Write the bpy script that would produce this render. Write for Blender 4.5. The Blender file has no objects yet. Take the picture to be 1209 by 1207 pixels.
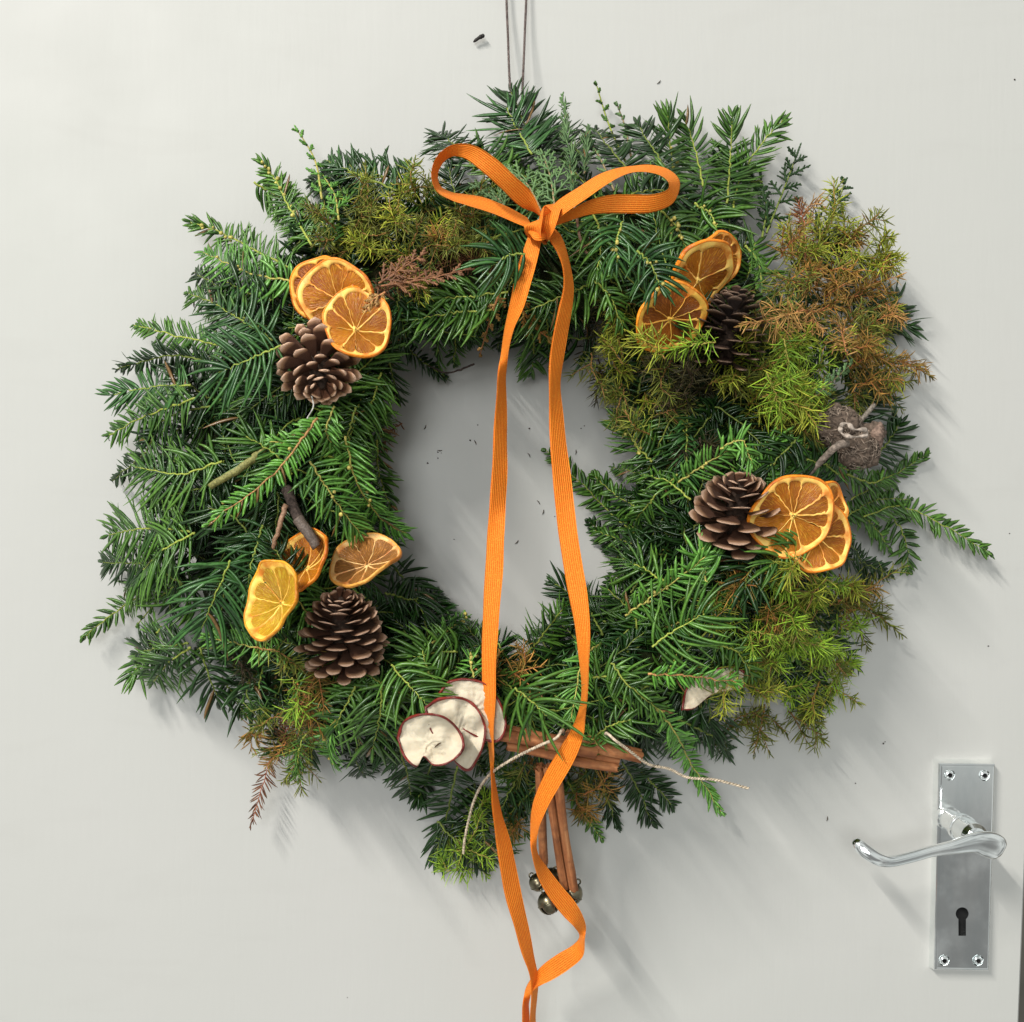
import bpy, bmesh, math, random
import numpy as np
from mathutils import Vector, Matrix, noise

SC = bpy.context.scene
COL = SC.collection
R = random.Random(11)
NR = np.random.default_rng(5)

# ------------------------------------------------------------------ camera, world, lamps
D = 0.72                      # camera to door, metres
S = 0.75 / 1209.0             # metres on the door per photograph pixel
cam = bpy.data.cameras.new('camera'); camo = bpy.data.objects.new('camera', cam)
COL.objects.link(camo)
camo.location = (0, -D, 0); camo.rotation_euler = (math.radians(90), 0, 0)
cam.sensor_width = 36; cam.lens = 36 * D / 0.75; cam.clip_start = 0.01; cam.clip_end = 50
SC.camera = camo

w = bpy.data.worlds.new('World'); SC.world = w; w.use_nodes = True
bg = w.node_tree.nodes['Background']
bg.inputs[1].default_value = 0.40
# invented surroundings: noise added so the chrome reflects lighter and darker patches
_nt = w.node_tree; _tc = _nt.nodes.new('ShaderNodeTexCoord'); _n = _nt.nodes.new('ShaderNodeTexNoise'); _n.inputs['Scale'].default_value = 2.2; _n.inputs['Detail'].default_value = 3
_r = _nt.nodes.new('ShaderNodeValToRGB'); _r.color_ramp.elements[0].position = .40; _r.color_ramp.elements[1].position = .56
_r.color_ramp.elements[0].color = (.42, .43, .42, 1); _r.color_ramp.elements[1].color = (1.30, 1.36, 1.32, 1)
_nt.links.new(_tc.outputs['Generated'], _n.inputs['Vector']); _nt.links.new(_n.outputs[0], _r.inputs[0]); _nt.links.new(_r.outputs[0], bg.inputs[0])

def lamp(name, loc, size, power, col=(1, 0.97, 0.92), aim=(0, 0, 0), sy=None):
    l = bpy.data.lights.new(name, 'AREA'); l.size = size; l.energy = power; l.color = col
    if sy: l.shape = 'RECTANGLE'; l.size_y = sy
    o = bpy.data.objects.new(name, l); COL.objects.link(o); o.location = loc
    o.rotation_euler = (Vector(aim) - Vector(loc)).to_track_quat('-Z', 'Y').to_euler()
    return o
# a ceiling tube that runs away from the door, up to the left, and an added soft fill that lifts the shade inside the ring
tl = lamp('ceiling_tube', (-1.55, -2.25, 2.0), 0.05, 132, sy=1.5)
_z = Vector((-1.55, 0, 2.0)).normalized(); _y = Vector((0, 1, 0)); _x = _y.cross(_z)
tl.rotation_euler = Matrix((_x, _y, _z)).transposed().to_euler()
lamp('room_fill', (-0.9, -4.8, 0.9), 1.6, 90, (0.97, 0.99, 1.0), sy=1.6)

SC.view_settings.view_transform = 'Standard'; SC.view_settings.look = 'None'
SC.view_settings.gamma = 1; SC.view_settings.exposure = 0.30
SC.render.engine = 'CYCLES'
SC.cycles.max_bounces = 6

# ------------------------------------------------------------------ helpers
def P(px, py, h):
    """The point h metres in front of the door that is seen at a photograph pixel."""
    k = S * (D - h) / D
    return Vector(((px - 604.5) * k, -h, -(py - 603.5) * k))
def M(px, h):                 # length in metres of px pixels at height h
    return px * S * (D - h) / D

def tag(o, label=None, cat=None, group=None, kind=None):
    if label: o['label'] = label
    if cat: o['category'] = cat
    if group: o['group'] = group
    if kind: o['kind'] = kind
    return o
def empty(name, loc=(0, 0, 0), parent=None):
    o = bpy.data.objects.new(name, None); COL.objects.link(o); o.location = loc
    o.empty_display_size = 0.02
    if parent: o.parent = parent
    return o

class MB:
    def __init__(s): s.v = []; s.f = []; s.uv = []; s.n = 0; s.c = []
    def add(s, v, f, uv=None, col=None):
        b = s.n
        s.v.extend(v); s.n += len(v)
        s.f.extend([tuple(i + b for i in q) for q in f])
        s.uv.extend(uv if uv is not None else [(0, 0)] * len(v))
        s.c.extend([col] * len(v) if (col is not None and not isinstance(col, list)) else (col or [(1, 1, 1)] * len(v)))
    def build(s, name, mat, parent=None, smooth=True, origin=None):
        return obj_from(name, np.array([tuple(p) for p in s.v], dtype=float), s.f, mat, parent, smooth,
                        np.array([tuple(x)[:2] for x in s.uv], dtype=float), np.array([tuple(c)[:3] for c in s.c], dtype=float), origin)

def obj_from(name, V, F, mat, parent=None, smooth=True, uv=None, col=None, origin=None):
    if origin is not None:
        V = V - np.array(tuple(origin))
    me = bpy.data.meshes.new(name)
    me.from_pydata(V.tolist() if hasattr(V, 'tolist') else V, [], F.tolist() if hasattr(F, 'tolist') else F)
    li = np.zeros(len(me.loops), dtype=np.int32); me.loops.foreach_get('vertex_index', li)
    if uv is not None and len(uv):
        l = me.uv_layers.new(name='UVMap'); l.data.foreach_set('uv', uv[li].astype(np.float32).ravel())
    if col is not None and len(col):
        a = me.color_attributes.new('Col', 'FLOAT_COLOR', 'POINT')
        c4 = np.ones((len(col), 4), dtype=np.float32); c4[:, :3] = col
        a.data.foreach_set('color', c4.ravel())
    if smooth: me.polygons.foreach_set('use_smooth', [True] * len(me.polygons))
    me.materials.append(mat); me.update()
    o = bpy.data.objects.new(name, me); COL.objects.link(o)
    if parent: o.parent = parent
    if origin is not None: o.location = origin
    return o

def catmull(pts, n):
    """n samples through points (any dimension)."""
    A = np.array([tuple(p) for p in pts], dtype=float)
    if len(A) == 2:
        t = np.linspace(0, 1, n)[:, None]; return A[0] * (1 - t) + A[1] * t
    A = np.vstack([2 * A[0] - A[1], A, 2 * A[-1] - A[-2]])
    m = len(A) - 3
    u = np.linspace(0, m - 1e-9, n); i = u.astype(int); t = (u - i)[:, None]
    p0, p1, p2, p3 = A[i], A[i + 1], A[i + 2], A[i + 3]
    return 0.5 * (2 * p1 + (p2 - p0) * t + (2 * p0 - 5 * p1 + 4 * p2 - p3) * t ** 2 + (3 * p1 - p0 - 3 * p2 + p3) * t ** 3)

def unit(a): return a / (np.linalg.norm(a, axis=-1, keepdims=True) + 1e-12)

def tube(mb, pts, rad, sides=6, col=None, flat=1.0, cap=True, twist=0.0):
    """sweep; rad is a number or a list per point; pts Nx3."""
    A = np.array([tuple(p) for p in pts], dtype=float); n = len(A)
    T = unit(np.gradient(A, axis=0))
    up = np.array([0.0, -1.0, 0.0])
    if abs(T[0] @ up) > 0.9: up = np.array([0.0, 0.0, 1.0])
    r = np.full(n, rad, dtype=float) if np.isscalar(rad) else np.array(rad, dtype=float)
    v = []; uv = []
    x = unit(np.cross(T[0], up))
    for i in range(n):
        x = unit(x - T[i] * (x @ T[i])); y = np.cross(x, T[i])
        for k in range(sides):
            a = 2 * math.pi * k / sides + twist * i
            v.append(A[i] + r[i] * (math.cos(a) * x + flat * math.sin(a) * y)); uv.append((k / sides, i / (n - 1)))
    f = [(i * sides + k, i * sides + (k + 1) % sides, (i + 1) * sides + (k + 1) % sides, (i + 1) * sides + k)
         for i in range(n - 1) for k in range(sides)]
    if cap:
        f.append(tuple(range(sides))[::-1]); f.append(tuple((n - 1) * sides + k for k in range(sides)))
    if isinstance(col, list): col = [c for c in col for _ in range(sides)]
    mb.add(v, f, uv, col)

def ball(mb, c, r, seg=8, rings=6, col=None, sq=(1, 1, 1), rough=0.0, sd=0.0, rot=None):
    v = []; uv = []
    for i in range(rings + 1):
        th = math.pi * i / rings
        for k in range(seg):
            ph = 2 * math.pi * k / seg
            d = Vector((math.sin(th) * math.cos(ph), math.sin(th) * math.sin(ph), math.cos(th)))
            q = 1 + (rough * noise.noise(d * 2.3 + Vector((sd, sd, 0))) if rough else 0)
            p = Vector((d.x * sq[0], d.y * sq[1], d.z * sq[2])) * r * q
            if rot: p = rot @ p
            v.append(tuple(Vector(c) + p)); uv.append((k / seg, i / rings))
    f = [(i * seg + k, (i + 1) * seg + k, (i + 1) * seg + (k + 1) % seg, i * seg + (k + 1) % seg) for i in range(rings) for k in range(seg)]
    mb.add(v, f, uv, col)

# ------------------------------------------------------------------ materials
def newmat(name, rough=0.5, spec=0.5, metal=0.0):
    m = bpy.data.materials.new(name); m.use_nodes = True
    nt = m.node_tree; b = nt.nodes['Principled BSDF']
    b.inputs['Roughness'].default_value = rough; b.inputs['Metallic'].default_value = metal
    b.inputs['Specular IOR Level'].default_value = spec
    return m, nt, b
def N(nt, t, **kw):
    n = nt.nodes.new(t)
    for k, v in kw.items(): setattr(n, k, v)
    return n
def ramp(nt, fac, stops):
    r = N(nt, 'ShaderNodeValToRGB'); e = r.color_ramp.elements
    while len(e) < len(stops): e.new(0.5)
    for i, (p, c) in enumerate(stops): e[i].position = p; e[i].color = (*c, 1)
    nt.links.new(fac, r.inputs[0]); return r.outputs[0]
def tex(nt, kind, scale, coord='Object', **kw):
    tc = N(nt, 'ShaderNodeTexCoord'); n = N(nt, kind)
    mp = N(nt, 'ShaderNodeMapping'); nt.links.new(tc.outputs[coord], mp.inputs[0])
    if isinstance(scale, tuple): mp.inputs['Scale'].default_value = scale; n.inputs['Scale'].default_value = 1
    else: n.inputs['Scale'].default_value = scale
    nt.links.new(mp.outputs[0], n.inputs['Vector'])
    for k, v in kw.items(): n.inputs[k].default_value = v
    return n
def bump(nt, b, h, strength, dist=0.001):
    u = N(nt, 'ShaderNodeBump'); u.inputs['Strength'].default_value = strength; u.inputs['Distance'].default_value = dist
    nt.links.new(h, u.inputs['Height']); nt.links.new(u.outputs[0], b.inputs['Normal'])
def mixc(nt, fac, a, b_, mode='MIX'):
    m = N(nt, 'ShaderNodeMix', data_type='RGBA', blend_type=mode)
    for s, x in ((m.inputs[0], fac), (m.inputs[6], a), (m.inputs[7], b_)):
        if hasattr(x, 'links'): nt.links.new(x, s)
        elif isinstance(x, tuple): s.default_value = (*x, 1)
        else: s.default_value = x
    return m.outputs[2]

def attr_mat(name, rough=0.4, spec=0.5, trans=0.0, nscale=900, namt=0.35, bumpk=0.0):
    """base colour = the colour stored with the mesh, broken up by fine noise"""
    m, nt, b = newmat(name, rough, spec)
    a = N(nt, 'ShaderNodeAttribute'); a.attribute_name = 'Col'
    n = tex(nt, 'ShaderNodeTexNoise', nscale)
    c = mixc(nt, 1.0, a.outputs['Color'], ramp(nt, n.outputs[0], [(0.3, (1 - namt,) * 3), (0.7, (1 + namt,) * 3)]), 'MULTIPLY')
    nt.links.new(c, b.inputs['Base Color'])
    if bumpk: bump(nt, b, n.outputs[0], bumpk)
    if trans:
        t = N(nt, 'ShaderNodeBsdfTranslucent'); nt.links.new(c, t.inputs[0])
        mx = N(nt, 'ShaderNodeMixShader'); mx.inputs[0].default_value = trans
        out = nt.nodes['Material Output']
        nt.links.new(b.outputs[0], mx.inputs[1]); nt.links.new(t.outputs[0], mx.inputs[2]); nt.links.new(mx.outputs[0], out.inputs[0])
    return m
M_GLOSS = attr_mat('glossy_needle', 0.31, 0.5, 0.12, 500, 0.3)
M_THIN = attr_mat('feathery_needle', 0.5, 0.35, 0.12, 400, 0.3)
M_STEM = attr_mat('stem', 0.6, 0.3, 0, 900, 0.4, 0.3)
M_SCALE = attr_mat('cone_scale', 0.55, 0.35, 0, 330, 0.6, 0.9)
M_FIBRE = attr_mat('dry_fibre', 0.85, 0.2, 0, 500, 0.5, 0.6)

# ------------------------------------------------------------------ the door
def door_material():
    m, nt, b = newmat('white_satin_paint', 0.6, 0.25)
    n1 = tex(nt, 'ShaderNodeTexNoise', 3.0, Detail=4.0)
    n2 = tex(nt, 'ShaderNodeTexNoise', (9, 9, 34), Detail=6.0, Distortion=1.2)
    c = mixc(nt, n1.outputs[0], (0.43, 0.436, 0.405), (0.462, 0.452, 0.434))
    c = mixc(nt, ramp(nt, n2.outputs[0], [(0.55, (0, 0, 0)), (0.85, (0.16, 0.16, 0.16))]), c, (0.37, 0.36, 0.335))
    nt.links.new(c, b.inputs['Base Color'])
    n3 = tex(nt, 'ShaderNodeTexNoise', (220, 220, 30), Detail=3.0)
    n4 = tex(nt, 'ShaderNodeTexNoise', 14.0, Detail=2.0)
    ad = N(nt, 'ShaderNodeMath', operation='MULTIPLY_ADD'); ad.inputs[1].default_value = 5.0
    nt.links.new(n4.outputs[0], ad.inputs[0]); nt.links.new(n3.outputs[0], ad.inputs[2])
    bump(nt, b, ad.outputs[0], 0.2, 0.0006)
    r = ramp(nt, n4.outputs[0], [(0.3, (0.52,) * 3), (0.7, (0.68,) * 3)]); nt.links.new(r, b.inputs['Roughness'])
    return m
MD = door_material()
def box(mb, lo, hi, col=None):
    x0, y0, z0 = lo; x1, y1, z1 = hi
    v = [(x0, y0, z0), (x1, y0, z0), (x1, y1, z0), (x0, y1, z0), (x0, y0, z1), (x1, y0, z1), (x1, y1, z1), (x0, y1, z1)]
    mb.add(v, [(0, 3, 2, 1), (4, 5, 6, 7), (0, 1, 5, 4), (1, 2, 6, 5), (2, 3, 7, 6), (3, 0, 4, 7)], None, col)
# right edge leans with the slight tilt of the phone
ez = lambda py: P(1209 - (py - 1072) * 0.040, py, 0).x
mb = MB()
zt, zb = 0.9, -1.0
xt = ez(603.5 - zt / S); xb = ez(603.5 - zb / S)
v = [(-0.62, 0, zb), (xb - .0015, 0, zb), (xt - .0015, 0, zt), (-0.62, 0, zt), (-0.62, .040, zb), (xb, .040, zb), (xt, .040, zt), (-0.62, .040, zt), (xb, .0015, zb), (xt, .0015, zt)]
mb.add(v, [(0, 1, 2, 3), (7, 6, 5, 4), (1, 8, 9, 2), (8, 5, 6, 9), (0, 3, 7, 4), (3, 2, 9, 6, 7), (0, 4, 5, 8, 1)])
door = mb.build('door', MD, smooth=False); tag(door, kind='structure', label='flat white painted door leaf behind the wreath')
# the dark grey-brown jamb and stop beyond the door's edge
m, nt, b = newmat('dark_jamb', 0.6, 0.3)
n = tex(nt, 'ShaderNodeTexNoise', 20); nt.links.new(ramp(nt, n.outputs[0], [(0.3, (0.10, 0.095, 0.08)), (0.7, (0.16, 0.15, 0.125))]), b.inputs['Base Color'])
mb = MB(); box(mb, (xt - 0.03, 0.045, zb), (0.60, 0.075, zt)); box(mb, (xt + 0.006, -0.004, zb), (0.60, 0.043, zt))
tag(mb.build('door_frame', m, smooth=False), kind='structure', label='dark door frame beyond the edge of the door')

# ------------------------------------------------------------------ wreath geometry in the picture's polar grid
ANG = [-180, -150, -120, -90, -60, -30, 0, 30, 60, 90, 120, 150, 180]
ROUT = [455, 445, 440, 440, 460, 480, 440, 420, 350, 320, 360, 460, 455]
RIN = [148, 172, 200, 178, 185, 150, 130, 140, 150, 150, 155, 150, 148]
def polar(a, t):
    a = (a + 180) % 360 - 180
    ro = np.interp(a, ANG, ROUT); ri = np.interp(a, ANG, RIN); r = ri + (ro - ri) * t
    return 600 + r * math.cos(math.radians(a)), 595 + r * math.sin(math.radians(a))
def tof(px, py):
    dx, dy = px - 600, py - 595; a = math.degrees(math.atan2(dy, dx)); r = math.hypot(dx, dy)
    return (r - np.interp(a, ANG, RIN)) / (np.interp(a, ANG, ROUT) - np.interp(a, ANG, RIN)), a
def dome(px, py):
    t, a = tof(px, py); return 0.022 + 0.078 * math.sqrt(max(0.0, 1 - (2 * t - 1) ** 2))

wreath = empty('wreath', P(600, 595, 0.0))
tag(wreath, 'round evergreen wreath of yew, cypress and feathery conifer sprigs hanging on a white door', 'wreath')
W0 = wreath.location
def to_wreath(o): o.parent = wreath; o.location = Vector(o.location) - W0; return o

# base ring of bound moss
def moss_ring():
    mb = MB(); nu, nv = 120, 14; v = []
    for i in range(nu):
        a = 360 * i / nu
        cx, cy = polar(a, 0.46); ro = np.interp((a + 180) % 360 - 180, ANG, ROUT); ri = np.interp((a + 180) % 360 - 180, ANG, RIN)
        rr = (ro - ri) * 0.5 * 0.56
        for k in range(nv):
            b_ = 2 * math.pi * k / nv
            q = 1 + 0.35 * noise.noise(Vector((math.cos(math.radians(a)) * 6, math.sin(math.radians(a)) * 6, b_ * 1.3)))
            px = cx + rr * q * math.cos(b_) * math.cos(math.radians(a)); py = cy + rr * q * math.cos(b_) * math.sin(math.radians(a))
            v.append(tuple(P(px, py, 0.034 + 0.026 * q * math.sin(b_))))
    f = [(i * nv + k, i * nv + (k + 1) % nv, ((i + 1) % nu) * nv + (k + 1) % nv, ((i + 1) % nu) * nv + k) for i in range(nu) for k in range(nv)]
    mb.add(v, f)
    m, nt, b = newmat('bound_moss', 0.9, 0.1)
    n = tex(nt, 'ShaderNodeTexNoise', 160, Detail=6.0)
    nt.links.new(ramp(nt, n.outputs[0], [(0.3, (0.012, 0.014, 0.006)), (0.55, (0.03, 0.04, 0.014)), (0.75, (0.06, 0.045, 0.02))]), b.inputs['Base Color'])
    bump(nt, b, n.outputs[0], 1.0, 0.004)
    o = mb.build('moss_ring', m, origin=W0); o.parent = wreath; o.location = (0, 0, 0)
moss_ring()

# ------------------------------------------------------------------ sprigs
PAL = {  # (colour a, colour b, tip colour, stem colour)
 'dark':   ((.005, .019, .003), (.018, .054, .008), (.026, .080, .016), (.14, .18, .03)),  # darkened further so deep sprigs carry the shade of the gaps
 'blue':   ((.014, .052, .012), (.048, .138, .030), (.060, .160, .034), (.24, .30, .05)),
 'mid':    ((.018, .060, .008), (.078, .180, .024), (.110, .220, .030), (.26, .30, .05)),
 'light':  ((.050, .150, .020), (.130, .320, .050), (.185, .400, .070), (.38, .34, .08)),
 'tanst':  ((.050, .160, .018), (.120, .320, .040), (.160, .400, .050), (.42, .22, .08)),
 'yellow': ((.090, .140, .012), (.380, .430, .038), (.520, .440, .055), (.34, .20, .05)),
 'lime':   ((.070, .160, .010), (.300, .480, .035), (.440, .600, .060), (.30, .26, .05)),
 'olive':  ((.040, .065, .008), (.210, .250, .030), (.280, .200, .045), (.26, .13, .04)),
 'bronze': ((.090, .090, .012), (.420, .210, .045), (.400, .200, .045), (.40, .15, .05)),
 'tan':    ((.240, .140, .030), (.560, .310, .100), (.500, .260, .090), (.44, .18, .07)),
 'maroon': ((.085, .030, .014), (.260, .120, .050), (.260, .120, .060), (.22, .09, .04)),
 'russet': ((.120, .040, .018), (.280, .100, .040), (.100, .095, .040), (.38, .12, .06)),
 'grey':   ((.050, .115, .040), (.130, .230, .085), (.180, .280, .100), (.24, .18, .09)),
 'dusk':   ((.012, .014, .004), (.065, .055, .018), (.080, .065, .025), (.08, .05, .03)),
}
KIND = {  # spacing px, width px, base angle, tip angle, azimuth spread (0 = comb, 9 = all round), lift, curve fwd, droop, segments, material
 'plum_yew_sprig': dict(sp=4.9, w=1.95, a0=82, a1=24, az=0.13, lift=0.24, cf=0.40, dr=0.30, seg=7, mat=M_GLOSS),
 'yew_sprig':      dict(sp=4.7, w=1.75, a0=68, a1=25, az=0.20, lift=0.22, cf=0.12, dr=0.2, seg=4, mat=M_GLOSS),
 'hemlock_sprig':  dict(sp=5.6, w=2.2, a0=66, a1=32, az=0.14, lift=0.05, cf=0.05, dr=0.05, seg=4, mat=M_GLOSS),
 'feathery_sprig': dict(sp=3.5, w=0.74, a0=74, a1=24, az=9, lift=0, cf=-0.05, dr=0.14, seg=5, mat=M_THIN),
 'rosemary_sprig': dict(sp=2.0, w=1.0, a0=36, a1=15, az=9, lift=0, cf=0.12, dr=0, seg=3, mat=M_THIN),
}
XS = np.array([-1, 0, 1, 0]); ZS = np.array([0, 0.34, 0, -0.22])

def needles(path, L, kd, pal, up, rng, lscale=None, taper=True, wmul=1.0):
    """all needles along a 3-D path; returns V, F, C"""
    n = max(6, int(len_of(path) / kd['spm']))
    seg = np.linalg.norm(np.diff(path, axis=0), axis=1); cum = np.concatenate([[0], np.cumsum(seg)]); tot = cum[-1]
    if kd['az'] < 5: s = np.repeat(np.linspace(0.04, 1.0, max(4, n)), 2)
    else: s = np.linspace(0.02, 1.0, n * 2)
    s = np.clip(s + rng.normal(0, 0.25 / n, len(s)), 0, 1); m = len(s)
    O = np.stack([np.interp(s * tot, cum, path[:, k]) for k in range(3)], 1)
    Tg = unit(np.gradient(path, axis=0)); T = unit(np.stack([np.interp(s * tot, cum, Tg[:, k]) for k in range(3)], 1))
    U = np.tile(np.array(up, dtype=float), (m, 1)); U = unit(U - T * (U * T).sum(1, keepdims=True)); Sd = np.cross(T, U)
    hand = rng.uniform(.5, 1.5); a = np.radians(kd['a0'] + (kd['a1'] - kd['a0']) * s ** 2.5 + rng.normal(0, 6, m))
    if kd['az'] < 5:
        side = np.where(np.arange(m) % 2 == 0, 0.0, math.pi)
        phi = side + rng.normal(0, kd['az'] * hand, m) + np.where(side > 1, -1, 1) * kd['lift']
        # the last few stand round the tip
        phi = np.where(s > 0.965, rng.uniform(0, 2 * math.pi, m), phi)
    else:
        phi = np.arange(m) * 2.39996 + rng.normal(0, 0.3, m)
    dirn = np.cos(a)[:, None] * T + np.sin(a)[:, None] * (np.cos(phi)[:, None] * Sd + np.sin(phi)[:, None] * U)
    dirn = unit(dirn + rng.normal(0, 0.06 if kd['az'] < 5 else .14, (m, 3)))
    if taper: ln = L * (0.55 + 0.75 * np.sin(np.pi * np.clip(s * 0.86 + 0.14, 0, 1)) ** 0.6 * 0.8) * rng.uniform(0.82, 1.12, m)
    else: ln = L * rng.uniform(0.75, 1.1, m)
    ln = np.where(s > 0.93, ln * 0.72, ln)
    cf = kd['cf'] * rng.uniform(0.4, 1.5, m); dr = kd['dr'] * rng.uniform(0.2, 1.6, m)
    cur = T * cf[:, None] - U * dr[:, None] + np.array([0, 0, -0.06]) + rng.normal(0, 0.16 if kd['az'] > 5 else 0.09, (m, 3))
    k = kd['seg'] + 1; u = np.linspace(0, 1, k)
    prof = np.clip(np.minimum(0.45 + 3.2 * u, 1.0) * np.clip((1 - u) * 3.2, 0, 1) ** 0.6, 0.04, 1); prof[-1] = 0.12
    cen = O[:, None] + ln[:, None, None] * (u[None, :, None] * dirn[:, None] + (u ** 2)[None, :, None] * cur[:, None])
    tn = unit(dirn[:, None] + 2 * u[None, :, None] * cur[:, None])
    Ux = U + rng.normal(0, 0.35 if kd['az'] < 5 else 0.9, (m, 3))
    ac = unit(np.cross(tn, Ux[:, None])); nn = np.cross(ac, tn)
    W = kd['wm'] * wmul * rng.uniform(0.85, 1.15, m)
    v = (cen[:, :, None] + (W[:, None, None, None] * prof[None, :, None, None]) *
         (XS[None, None, :, None] * ac[:, :, None] + ZS[None, None, :, None] * nn[:, :, None]))
    V = v.reshape(-1, 3)
    q = []
    for i in range(k - 1):
        for j in range(4):
            q.append((i * 4 + j, i * 4 + (j + 1) % 4, (i + 1) * 4 + (j + 1) % 4, (i + 1) * 4 + j))
    q = np.array(q); F = (q[None] + (np.arange(m) * k * 4)[:, None, None]).reshape(-1, 4)
    c1, c2, ct = (np.array(x) for x in pal[:3])
    r_ = rng.uniform(0, 1, m) ** 1.2
    base = c1 + (c2 - c1) * r_[:, None]
    tipw = (np.clip(u, 0, 1) ** 3 * 0.6)[None, :, None]
    cc = base[:, None] * (1 - tipw) + ct * tipw
    cc = np.where((rng.uniform(0, 1, m) > 0.993)[:, None, None], np.array([.16, .09, .03]), cc)      # the odd dead needle
    mid = np.array([1, 1.18, 1, 1.35])      # pale midrib and paler underside
    C = (cc[:, :, None] * mid[None, None, :, None]).reshape(-1, 3)
    return V, F, C
def len_of(p): return float(np.linalg.norm(np.diff(p, axis=0), axis=1).sum())

def sprig(kind, pts, L, pal, dh=0.0, up=None, buds=0, wmul=1.0, dens=1.0, stem_w=None, sag=0.0, budcol=(.42, .36, .09)):
    """pts: photograph pixels (x, y) or (x, y, metres); L needle length in px"""
    P3 = []
    for i, p in enumerate(pts):
        h = p[2] if len(p) > 2 else max(0.008, dome(p[0], p[1]) + dh)
        P3.append(P(p[0], p[1], h))
    hm = sum(-p.y for p in P3) / len(P3)
    path = catmull(P3, 26)
    rng = np.random.default_rng(int(abs(pts[0][0] * 31 + pts[0][1] * 17 + pts[-1][0] * 7 + pts[-1][1])))
    path[1:-1] += rng.normal(0, 0.0004, (24, 3))
    kd = dict(KIND[kind]); kd['spm'] = M(kd['sp'], hm) / dens; kd['wm'] = M(kd['w'], hm)
    if pal == 'russet': kd['az'] = .4; kd['spm'] *= 1.15
    if up is None:
        up = np.array([rng.normal(0, 0.3), -1, rng.normal(0.1, 0.3)])
    pl = PAL[pal]
    q = rng.uniform(0.8, 1.2); pl = tuple(tuple(c * q for c in x) for x in pl)
    V, F, C = needles(path, M(L, hm), kd, pl, up, rng, wmul=wmul)
    side = []
    if kind == F_ and pal != 'russet':
        Tp = unit(np.gradient(path, axis=0)); tot = len_of(path)
        for q in range(2 + int(tot / .022)):
            i0 = int(rng.uniform(3, 21)); d = unit(Tp[i0] * .8 + rng.normal(0, .55, 3) * np.array([1, .8, 1])); LL = rng.uniform(.30, .55) * max(tot, .022) * (1.15 - i0 / 30)
            sp_ = np.array([path[i0] + d * LL * u + np.array([0, 0, -.1]) * LL * u * u for u in np.linspace(0, 1, 10)])
            v2, f2, c2 = needles(sp_, M(L * .9, hm), kd, pl, up, rng, wmul=wmul)
            F = np.vstack([F, f2 + len(V)]); V = np.vstack([V, v2]); C = np.vstack([C, c2]); side.append(sp_)
    mb = MB(); sw = M(stem_w or (1.5 if kind in ('plum_yew_sprig', 'yew_sprig') else 1.0), hm)
    tube(mb, path, np.linspace(sw, sw * 0.45, 26), 5, pl[3])
    for q in side: tube(mb, q, np.linspace(sw * .7, sw * .35, 10), 4, pl[3])
    st = mb.build(kind, M_STEM, origin=P3[0]); st.parent = wreath; st.location = P3[0] - W0
    nd = obj_from('needles', V, F, kd['mat'], st, True, None, C, P3[0]); nd.location = (0, 0, 0); nd['kind'] = 'stuff'
    if buds:
        mb = MB()
        for k in range(buds):
            s = rng.uniform(0.25, 1.0); c = path[int(s * 25)] + rng.normal(0, M(3.0, hm), 3) + np.array([0, -M(2.5, hm), 0])
            qq = rng.uniform(.8, 1.25)
            ball(mb, c, M(rng.uniform(1.6, 2.7), hm), 7, 5, tuple(x * qq for x in budcol))
        o = mb.build('buds', M_STEM, origin=P3[0]); o.parent = st; o.location = (0, 0, 0); o['kind'] = 'stuff'
    return st

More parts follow.
